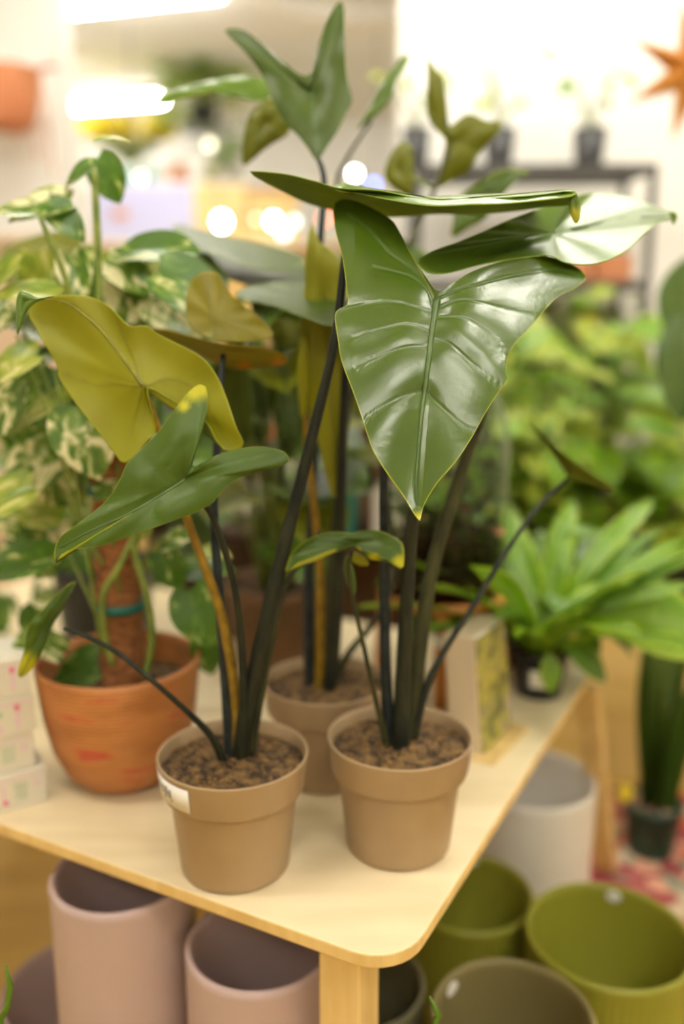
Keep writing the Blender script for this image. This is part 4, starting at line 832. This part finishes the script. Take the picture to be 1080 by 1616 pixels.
# on the plinth
PB = 'leafy plants crowded on the plinth'
bush('potted_foliage', 'lime green bushy plant right behind the terrarium', 800, 800, 2.25, TZ, .085, .20, 'black', 90, .19, .50, 'oval', ('lime', 'bright', 'lime', 'midg'), .085, 62, group=PB)
bush('potted_foliage', 'bright green long-leaved plant above the fern', 905, 800, 2.32, TZ, .09, .20, 'black', 64, .19, .40, 'lance', ('bright', 'lime', 'bright'), .17, 63, group=PB, width=1.35)
bush('potted_foliage', 'light green arching plant with a cream tag above the big frond', 975, 850, 2.22, TZ, .08, .18, 'black', 50, .15, .28, 'lance', ('bright', 'lime', 'bright'), .15, 64, group=PB, width=1.45)
bush('potted_foliage', 'bright green plant in the black pot at the right picture edge', 1062, 880, 2.18, TZ, .085, .24, 'black', 26, .08, .20, 'lance', ('bright', 'midg'), .12, 65, group=PB, width=1.4)
bush('potted_foliage', 'tall lime foliage beside the glossy leaf', 815, 700, 2.68, TZ, .09, .24, 'black', 90, .22, .62, 'oval', ('lime', 'bright', 'lime', 'bright'), .10, 66, group=PB)
bush('potted_foliage', 'broad-leaved plant with upright shoots before the metal shelf', 935, 700, 2.64, TZ, .09, .24, 'lgrey', 40, .17, .52, 'lance', ('bright', 'bright', 'lime'), .2, 67, group=PB, width=1.35)
tg = P(1008, 922, 2.05); c = thing('plant_tag', 'cream plant tag on a stick in front of the arching plant', 'plant tag', (tg.x, tg.y + .06, TZ))
box('card', (tg.x, tg.y + .06, tg.z), (.045, .002, .075), M['card'], c, rotz(.3), .001); tube('stick', [(tg.x, tg.y + .062, TZ), (tg.x, tg.y + .062, tg.z)], .002, M['card'], c, 6)

# ---- metal shelf against the partition wall
SY = 3.10; sx0, sx1 = P(655, 280, SY).x, P(1008, 280, SY).x; stop = P(900, 272, SY).z
sh = thing('metal_shelf', 'dark metal shelf rack standing against the white wall', 'shelf', ((sx0 + sx1) / 2, SY, 0))
tiers = [stop, P(900, 446, SY).z, P(900, 590, SY).z, .62, .2]
for z in tiers:
    box('shelf_board', ((sx0 + sx1) / 2, SY, z - .012), (sx1 - sx0, .32, .02), M['metal'], sh, None, .002)
    box('shelf_lip', ((sx0 + sx1) / 2, SY - .165, z - .018), (sx1 - sx0, .008, .036), M['metal'], sh)
for x in (sx0, sx1):
    for y in (SY - .15, SY + .15): box('post', (x, y, stop / 2), (.022, .022, stop), M['metal'], sh)
for x in (sx0, sx1): box('side_brace', (x, SY, stop - .12), (.008, .3, .008), M['metal'], sh)
for i, (x, w_, lab) in enumerate(((656, 44, 'black pot with pale seedlings, leftmost on top of the metal shelf'), (787, 48, 'black pot with faint seedlings in the middle of the metal shelf top'), (929, 50, 'black pot with a thin leggy plant at the right end of the shelf top'))):
    c = P(x, 262, SY); b = Vector((c.x, SY, stop)); t = thing('potted_seedling', lab, 'potted plant', b, 'black pots on the metal shelf'); r = w_ / 2 / F * (SY * 1.02); h = 60 / F * SY
    lathe('pot', [(0, 0), (r * .72, 0), (r * .75, .004), (r, h), (r * .93, h), (r * .85, h * .8), (0, h * .8)], b, M['black'], t, 32)
    pths = []
    for k in range(9):
        dx_ = rnd.uniform(-.13, .10); p = b + Vector((dx_, rnd.uniform(-.06, .06), h + rnd.uniform(.05, .26))); pths.append([b + Vector((0, 0, h * .8)), b + Vector((dx_ * .3, 0, h + .06)), p])
        put_leaf(t, p, (dx_ * 5, -.3, rnd.uniform(-.6, .5)), (0, -.8, 1), rnd.uniform(.04, .07), ul('heart', k % 3, ('lime', 'midg')[k % 2]))
    stems_part(t, pths, .0018, M['stem_g'])
SPG = 'plants on the metal shelf'
bush('potted_foliage', 'yellow-green plant with an orange bloom on the middle shelf', 880, 560, SY, tiers[2], .07, .09, 'brown', 36, .14, .18, 'oval', ('lime', 'bright', 'lime', 'ylw'), .09, 71, group=SPG)
bush('potted_foliage', 'olive leaved plant at the right end of the middle shelf', 965, 560, SY, tiers[2], .06, .08, 'dbrown', 26, .09, .17, 'oval', ('midg', 'lime'), .09, 72, group=SPG)
bush('potted_foliage', 'plant in a brown pot on the lower shelf', 900, 700, SY, .62, .08, .11, 'brown', 36, .16, .3, 'oval', ('lime', 'bright', 'midg'), .1, 73, group=SPG)
for i, (x0, x1, y0, m_, lab) in enumerate(((830, 880, 405, 'paper', 'white carton on the second shelf behind the sheen leaf'), (890, 935, 410, 'orange', 'coral pink carton on the second shelf'), (940, 1000, 400, 'orange', 'coral carton at the right end of the second shelf'))):
    a, b = P(x0, 445, SY - .1), P(x1, y0, SY - .1); t = thing('carton', lab, 'box', ((a.x + b.x) / 2, SY, tiers[1]), 'cartons on the metal shelf'); hh = b.z - tiers[1] if b.z > tiers[1] else .08
    box('carton_body', ((a.x + b.x) / 2, SY - .03, tiers[1] + hh / 2), (b.x - a.x, .14, hh), M[m_], t, None, .002); box('lid', ((a.x + b.x) / 2, SY - .03, tiers[1] + hh + .003), (b.x - a.x + .004, .144, .006), M['card'], t)

# ---- big-leaved floor plant at the right edge
bp_ = P(1085, 800, 2.35); b = Vector((bp_.x + .0, 1.93, 0))
big = thing('potted_strelitzia', 'tall plant with big dark leaves cut off by the right picture edge', 'potted plant', (1.04, 1.84, .008))
bo = ORG[big]
lathe('pot', [(0, 0), (.10, 0), (.104, .005), (.125, .2), (.13, .202), (.13, .22), (.122, .22), (.118, .19), (0, .19)], bo, M['black'], big, 48)
lathe('soil', [(.118, .19), (.06, .197), (0, .2)], bo, M['soil'], big, 24)
for (pts, Ys, d, nrm_, ln, wd_, m_) in (([(1072, 668), (1080, 900)], 1.82, (.14, -.1, 1), (-.5, -1, .2), .29, .95, 'darkg'), ([(1082, 640), (1090, 900)], 1.86, (-.1, .2, 1), (-.3, -1, .3), .20, 1.1, 'darkg'), ([(1072, 690), (1080, 900)], 1.8, (-1, -.2, .42), (0, -.5, 1), .12, 1.3, 'midg'), ([(1078, 560), (1085, 900)], 1.95, (.3, .1, 1), (0, -1, .2), .25, 1.6, 'darkg')):
    a = P(*pts[0], Ys); tube('petiole', [bo + Vector((0, 0, .19)), bo.lerp(a, .5) + Vector((.01, 0, .1)), a], [.006, .005, .004], M['stem_g'], big, 8)
    put_leaf(big, a, d, nrm_, ln, ul('oval', 1, m_), wd_ * .8)

# ---- paper star
sc = P(1092, 112, 2.3); stt = thing('paper_star', 'brown paper star hanging at the upper right', 'star', sc)
R1, R2, dp = .165, .058, .05; V, Fc = [], []; npt = 7
V.append(sc + Vector((0, -dp, 0))); V.append(sc + Vector((0, dp, 0)))
for k in range(2 * npt):
    t_ = math.radians(206) + math.pi * k / npt; r = R1 if k % 2 == 0 else R2; V.append(sc + Vector((r * math.cos(t_), 0, r * math.sin(t_))))
for k in range(2 * npt):
    i, j = 2 + k, 2 + (k + 1) % (2 * npt); Fc += [(0, i, j), (1, j, i)]
obj('star_body', V, Fc, M['kraft'], stt, False)
tube('cord', [sc + Vector((0, 0, R1 * .9)), Vector((sc.x, sc.y, (sc.z + CEIL) / 2)), Vector((sc.x, sc.y, CEIL))], .002, M['white'], stt, 6)

# ================================================================== behind the table
bb = bush('potted_foliage', 'big brown pot with broad dark leaves right behind the back taupe pot', 440, 1000, 1.52, T, .092, .165, 'brown', 38, .15, .56, 'heart', ('leaf_b', 'darkg', 'leaf_bu', 'midg'), .12, 81)
for o_, a_, Y_, m_, f_ in (([(385, 418), (430, 402), (480, 412), (488, 470), (482, 535), (440, 545), (402, 502), (388, 455)], (440, 470), 1.42, ('leaf_b', 'leaf_bu'), 'away'),
                           ([(248, 442), (300, 420), (345, 440), (362, 500), (322, 532), (270, 502)], (305, 475), 1.44, ('leaf_b', 'leaf_bu'), 'cam'),
                           ([(438, 520), (478, 540), (486, 640), (470, 725), (440, 702), (424, 600)], (455, 610), 1.46, ('leaf_b', 'leaf_bu'), 'cam'),
                           ([(556, 420), (590, 470), (600, 560), (585, 640), (560, 660), (548, 560)], (574, 540), 1.46, ('leaf_b', 'leaf_bu'), 'away'),
                           ([(400, 560), (424, 640), (420, 700), (398, 690), (390, 620)], (408, 630), 1.44, ('leaf_b', 'leaf_bu'), 'cam')):
    leaf(bb, o_, a_, Y_, (.03, -.02), m_, f_, N=40, K=7, rib=None, bulge=.006, wav=.004); q_ = P(*a_, Y_ + .01)
    tube('petiole', [Vector((P(440, 1000, 1.52).x, 1.52, T + .15)), (Vector((P(440, 1000, 1.52).x, 1.52, T + .15)) + q_) / 2 + Vector((0, 0, .03)), q_], [.004, .0035, .002], M['stem_o'], bb, 8)
leaf(q2, [(0, 402), (40, 376), (100, 364), (132, 386), (120, 430), (70, 456), (10, 452)], (60, 412), 1.52, (.02, -.05), ('leaf_b', 'leaf_bu'), 'away', N=40, K=7, rib=None)
bush('potted_foliage', 'dark brown pot with trailing leaves farther back behind the stems', 395, 870, 1.72, T + .0, .085, .22, 'dbrown', 14, .12, .14, 'heart', ('midg', 'darkg'), .07, 82)
# side rack with cartons behind the plants
RY = 2.7
rk = thing('wooden_rack', 'low dark wooden rack seen between the plant stems', 'rack', (P(440, 800, RY).x, RY, 0))
x0, x1 = P(250, 800, RY).x, P(690, 800, RY).x
for z in (.15, P(440, 838, RY).z, P(440, 560, RY).z): box('shelf_board', ((x0 + x1) / 2, RY, z - .012), (x1 - x0, .34, .024), M['dbrown'], rk, None, .002)
box('back_panel', ((x0 + x1) / 2, RY + .165, .55), (x1 - x0, .012, 1.1), M['brown'], rk)
for x in (x0, x1): box('side_panel', (x, RY, .55), (.02, .34, 1.1), M['dbrown'], rk)
zsf = P(440, 838, RY).z
for i, (xa, xb, ya_, m_, lab, nm) in enumerate(((345, 392, 770, 'paper', 'white carton on the dark rack, leftmost of the pair', 'carton'), (396, 432, 765, 'lgrey', 'pale grey carton on the dark rack beside the white one', 'carton'), (425, 452, 660, 'orange', 'tall orange box standing on the dark rack', 'carton'), (456, 480, 690, 'card', 'narrow cream box on the dark rack next to the orange one', 'carton'), (536, 566, 755, 'teal', 'teal tin on the dark rack', 'tin'), (590, 625, 770, 'paper', 'white paper bag on the dark rack behind the slate stem', 'bag'), (640, 680, 790, 'orange', 'orange clay pot on the dark rack', 'pot'))):
    a, b = P(xa, 838, RY - .1), P(xb, ya_, RY - .1); t = thing(nm + '_on_rack' if nm == 'pot' else nm, lab, nm, ((a.x + b.x) / 2, RY - .1, zsf), 'goods on the dark rack'); hh = max(b.z - zsf, .06)
    if nm in ('tin', 'pot'):
        r = (b.x - a.x) / 2; lathe('body', [(0, 0), (r * .85, 0), (r * .88, .004), (r, hh * .9), (r, hh), (r * .9, hh), (r * .85, hh * .8), (0, hh * .8)], ((a.x + b.x) / 2, RY - .1, zsf), M[m_], t, 32)
    else:
        box('carton_body', ((a.x + b.x) / 2, RY - .1, zsf + hh / 2), (b.x - a.x, .08, hh), M[m_], t, None, .002); box('lid', ((a.x + b.x) / 2, RY - .1, zsf + hh + .003), (b.x - a.x + .003, .084, .006), M['card'], t)

# ---- white column: hanging orange pot
HY = 3.7; hc = P(10, 150, HY)
hp = thing('hanging_pot', 'orange clay pot hanging before the white column', 'hanging pot', hc)
lathe('pot', [(0, -.13), (.07, -.13), (.10, -.10), (.125, -.02), (.13, .07), (.135, .075), (.135, .09), (.122, .09), (.115, .04), (0, .04)], hc, M['orange'], hp, 40)
for k in range(3):
    a = 2.1 * k + .4; tube('cord', [hc + Vector((.13 * math.cos(a), .13 * math.sin(a), .085)), hc + Vector((0, 0, .5))], .003, M['white'], hp, 6, 4)
tube('ceiling_cord', [hc + Vector((0, 0, .5)), Vector((hc.x, hc.y, CEIL))], .003, M['white'], hp, 6, 4)
for k in range(9):
    a = rnd.uniform(0, 6.28); put_leaf(hp, hc + Vector((.1 * math.cos(a), .1 * math.sin(a), .08)), (math.cos(a), math.sin(a), .4), (-.3 * math.cos(a), -.3 * math.sin(a), 1), .14, ul('lance', k % 2, 'orl'), 1)
for k in range(3):
    x_ = hc.x + .03 + .06 * k; tube('trailing_stem', [Vector((x_, HY - .1, hc.z + .07)), Vector((x_ + .04, HY - .16, hc.z - .02)), Vector((x_ + .06, HY - .15, hc.z - .2 - .06 * k))], .004, M['orl'], hp, 6)

# ---- low wall-hung beige panel by the column
bgp = P(40, 385, 3.2); M['beige'] = noise_mat('beige_laminate', srgb(196, 170, 140), srgb(206, 182, 152), 4, 3, .6)
cb = thing('storage_cabinet', 'beige storage cabinet behind the pothos at the left edge', 'cabinet', (bgp.x - .25, 3.3, 0))
box('body', (bgp.x - .25, 3.3, .71), (.75, .40, 1.42), M['beige'], cb, None, .004); box('top_board', (bgp.x - .25, 3.29, 1.43), (.79, .44, .025), M['beige'], cb, None, .004)
for s_ in (-1, 1):
    d_ = box('door', (bgp.x - .25 + s_ * .187, 3.091, .73), (.365, .018, 1.34), M['beige'], cb, None, .003)
    box('handle', (bgp.x - .25 + s_ * .04, 3.074, .80), (.014, .016, .14), M['metal'], d_, None, .003)

# ================================================================== far end of the shop
DY = 5.6
dz = P(300, 398, DY).z; dx0, dx1 = P(120, 390, DY).x, P(640, 390, DY).x
dk = thing('shop_counter', 'long wooden shop counter at the far end of the shop', 'counter', ((dx0 + dx1) / 2, DY, 0))
box('counter_top', ((dx0 + dx1) / 2, DY, dz + .02), (dx1 - dx0 + .1, .7, .04), M['birch'], dk, None, .004)
box('counter_body', ((dx0 + dx1) / 2, DY + .02, dz / 2), (dx1 - dx0, .6, dz), M['wood'], dk, None, .004)
for k in range(4): box('panel', (dx0 + (k + .5) * (dx1 - dx0) / 4, DY - .285, dz / 2), ((dx1 - dx0) / 4 - .03, .012, dz - .1), M['ply'], dk, None, .003)
zc_ = dz + .041
# lit display case with an orange sticker
a, b = P(160, 395, DY), P(308, 292, DY)
ds = thing('display_case', 'glowing pale lilac display case on the far counter', 'display case', ((a.x + b.x) / 2, DY, zc_))
box('case_frame', ((a.x + b.x) / 2, DY + .02, (zc_ + b.z) / 2), (b.x - a.x + .04, .26, b.z - zc_), M['white'], ds, None, .004)
box('lit_panel', ((a.x + b.x) / 2, DY - .116, (zc_ + b.z) / 2), (b.x - a.x, .012, b.z - zc_ - .03), emit_mat('lilac_light_panel', (.42, .42, .62), .12), ds)
q = P(190, 338, DY - .13); box('orange_badge', (q.x, DY - .128, q.z), (.085, .008, .05), M['wood'], ds, None, .003)
# wooden crate with bottles
a, b = P(312, 345, DY), P(392, 296, DY); cr_ = thing('wooden_crate', 'light wooden crate on the far counter right of the lilac case', 'crate', ((a.x + b.x) / 2, DY, zc_))
hh = b.z - zc_
for k in range(3): box('slat', ((a.x + b.x) / 2, DY - .11, zc_ + hh * (k + .5) / 3), (b.x - a.x, .012, hh / 3 - .008), M['pine'], cr_, None, .002)
for s in (-1, 1): box('end_board', ((a.x + b.x) / 2 + s * ((b.x - a.x) / 2 - .006), DY, zc_ + hh / 2), (.012, .22, hh), M['pine'], cr_)
box('base_board', ((a.x + b.x) / 2, DY, zc_ + .006), (b.x - a.x, .22, .012), M['pine'], cr_)
a, b = P(395, 345, DY), P(470, 308, DY); cr2 = thing('wooden_tray', 'tan wooden tray on the far counter next to the crate', 'tray', ((a.x + b.x) / 2, DY, zc_))
box('tray_body', ((a.x + b.x) / 2, DY, (zc_ + b.z) / 2), (b.x - a.x, .2, b.z - zc_), M['pine'], cr2, None, .004); box('tray_rim', ((a.x + b.x) / 2, DY, b.z + .006), (b.x - a.x + .02, .22, .012), M['wood'], cr2, None, .002)
# back shelf with vases behind the counter
BY = 6.4; bx0, bx1 = P(140, 290, BY).x, P(610, 290, BY).x; bz = P(300, 292, BY).z
bs_ = thing('back_shelf', 'white back shelf with vases behind the far counter', 'shelf', ((bx0 + bx1) / 2, BY, 0))
box('shelf_board', ((bx0 + bx1) / 2, BY, bz - .015), (bx1 - bx0, .3, .03), M['white'], bs_, None, .003)
for x in (bx0, (bx0 + bx1) / 2, bx1): box('upright', (x, BY, (bz - .03) / 2), (.03, .28, bz - .03), M['white'], bs_)
VS = (((205, 46, 268, 'teal', 'teal vase holding the yellow flowers')), ((238, 30, 262, 'teal', 'second teal vase beside the yellow flowers')), ((284, 34, 258, 'orange', 'orange jar on the back shelf')), ((262, 24, 262, 'lgrey', 'pale grey bottle left of the orange jar')), ((372, 30, 230, 'lgrey', 'tall pale vase on the back shelf')), ((335, 26, 252, 'olive', 'green bottle on the back shelf')))
M['tealv'] = plain('teal_ceramic', (.22, .46, .46), .35)
for (x, wpx_, yt, m_, lab) in VS:
    c = P(x, 290, BY); h = P(x, yt, BY).z - bz; r = wpx_ / 2 / F * BY; t = thing('vase', lab, 'vase', (c.x, BY, bz), 'vases on the back shelf')
    lathe('body', [(0, 0), (r * .6, 0), (r * .9, h * .2), (r, h * .45), (r * .7, h * .75), (r * .45, h * .9), (r * .55, h), (r * .48, h), (r * .38, h * .88), (0, h * .8)], (c.x, BY, bz), M['tealv' if m_ == 'teal' else m_], t, 32); lathe('rim', [(r * .5, h - .004), (r * .6, h - .003), (r * .6, h + .003), (r * .5, h + .004), (r * .5, h - .004)], (c.x, BY, bz), M['white'], t, 24)
c = P(205, 262, BY); yf = thing('flower_bouquet', 'bunch of bright yellow flowers in the teal vase', 'flowers', (c.x, BY, c.z))
pths = []
for k in range(110):
    a = rnd.uniform(0, 6.28); q = math.sqrt(rnd.random()); p = P(206, 218, BY) + Vector((.24 * q * math.cos(a), .16 * q * math.sin(a), rnd.uniform(-.03, .13) * (1.2 - q)))
    put_leaf(yf, p, (math.cos(a), math.sin(a), .6), (0, -1, .8), rnd.uniform(.10, .15), ul('oval', k % 2, 'ylw'), 1.3, name='petal'); pths.append([Vector((c.x, BY, c.z)), p - Vector((0, 0, .03)), p])
stems_part(yf, pths, .003, M['stem_g'])
bush('potted_foliage', 'leafy hanging-height plant above the far shelf', 322, 190, BY, P(310, 200, BY).z, .10, .12, 'black', 110, .20, .52, 'lance', ('lime', 'bright', 'lime'), .17, 91, droop=.2, width=1.3)
sb = P(322, 200, BY)
hb = thing('wall_bracket', 'dark wall bracket carrying the leafy plant over the far shelf', 'bracket', (sb.x, BY, sb.z)); box('bracket_plate', (sb.x, BY, sb.z - .01), (.3, .3, .02), M['metal'], hb, None, .002); tube('bracket_pole', [(sb.x + .12, BY + .13, sb.z), (sb.x + .12, BY + .13, CEIL)], .008, M['metal'], hb, 8, 4)
bush('potted_foliage', 'trailing green plant between the far shelf vases', 350, 270, BY - .12, bz, .05, .08, 'lgrey', 26, .12, .26, 'lance', ('midg', 'bright'), .14, 92)

# ---- string of coloured bulbs
sl = thing('string_lights', 'string of glowing coloured bulbs across the far counter', 'string lights', P(450, 350, 5.0))
bl = (((350, 350), 'w', .034), ((432, 349), 'w', .026), ((448, 368), 'c', .026), ((560, 274), 'w', .018), ((590, 292), 'b', .018), ((512, 345), 'r', .016), ((331, 228), 'y', .022), ((222, 280), 'y', .020), ((405, 346), 'y', .014), ((465, 350), 'c', .02))
cols = {'w': ((.95, 1.0, 1.0), 26), 'c': ((.7, .95, 1.0), 4), 'b': ((.12, .22, 1.0), 12), 'r': ((1.0, .10, .03), 12), 'y': ((1.0, .9, .66), 3.5)}
bm = {k: emit_mat('bulb_' + k, c_, s_) for k, (c_, s_) in cols.items()}
wp = []
for (x, y), k, r in sorted(bl, key=lambda q: q[0][0]):
    p = P(x, y, 5.0); wp.append(p + Vector((0, 0, r + .012)))
    lathe('bulb', [(0, -r), (r * .6, -r * .8), (r, 0), (r * .75, r * .65), (r * .35, r), (0, r)], p, bm[k], sl, 20)
wp = [Vector((wp[0].x - .02, 5.0, CEIL))] + wp + [Vector((wp[-1].x + .02, 5.0, CEIL))]
tube('wire', wp, .003, M['metal'], sl, 6, 60)
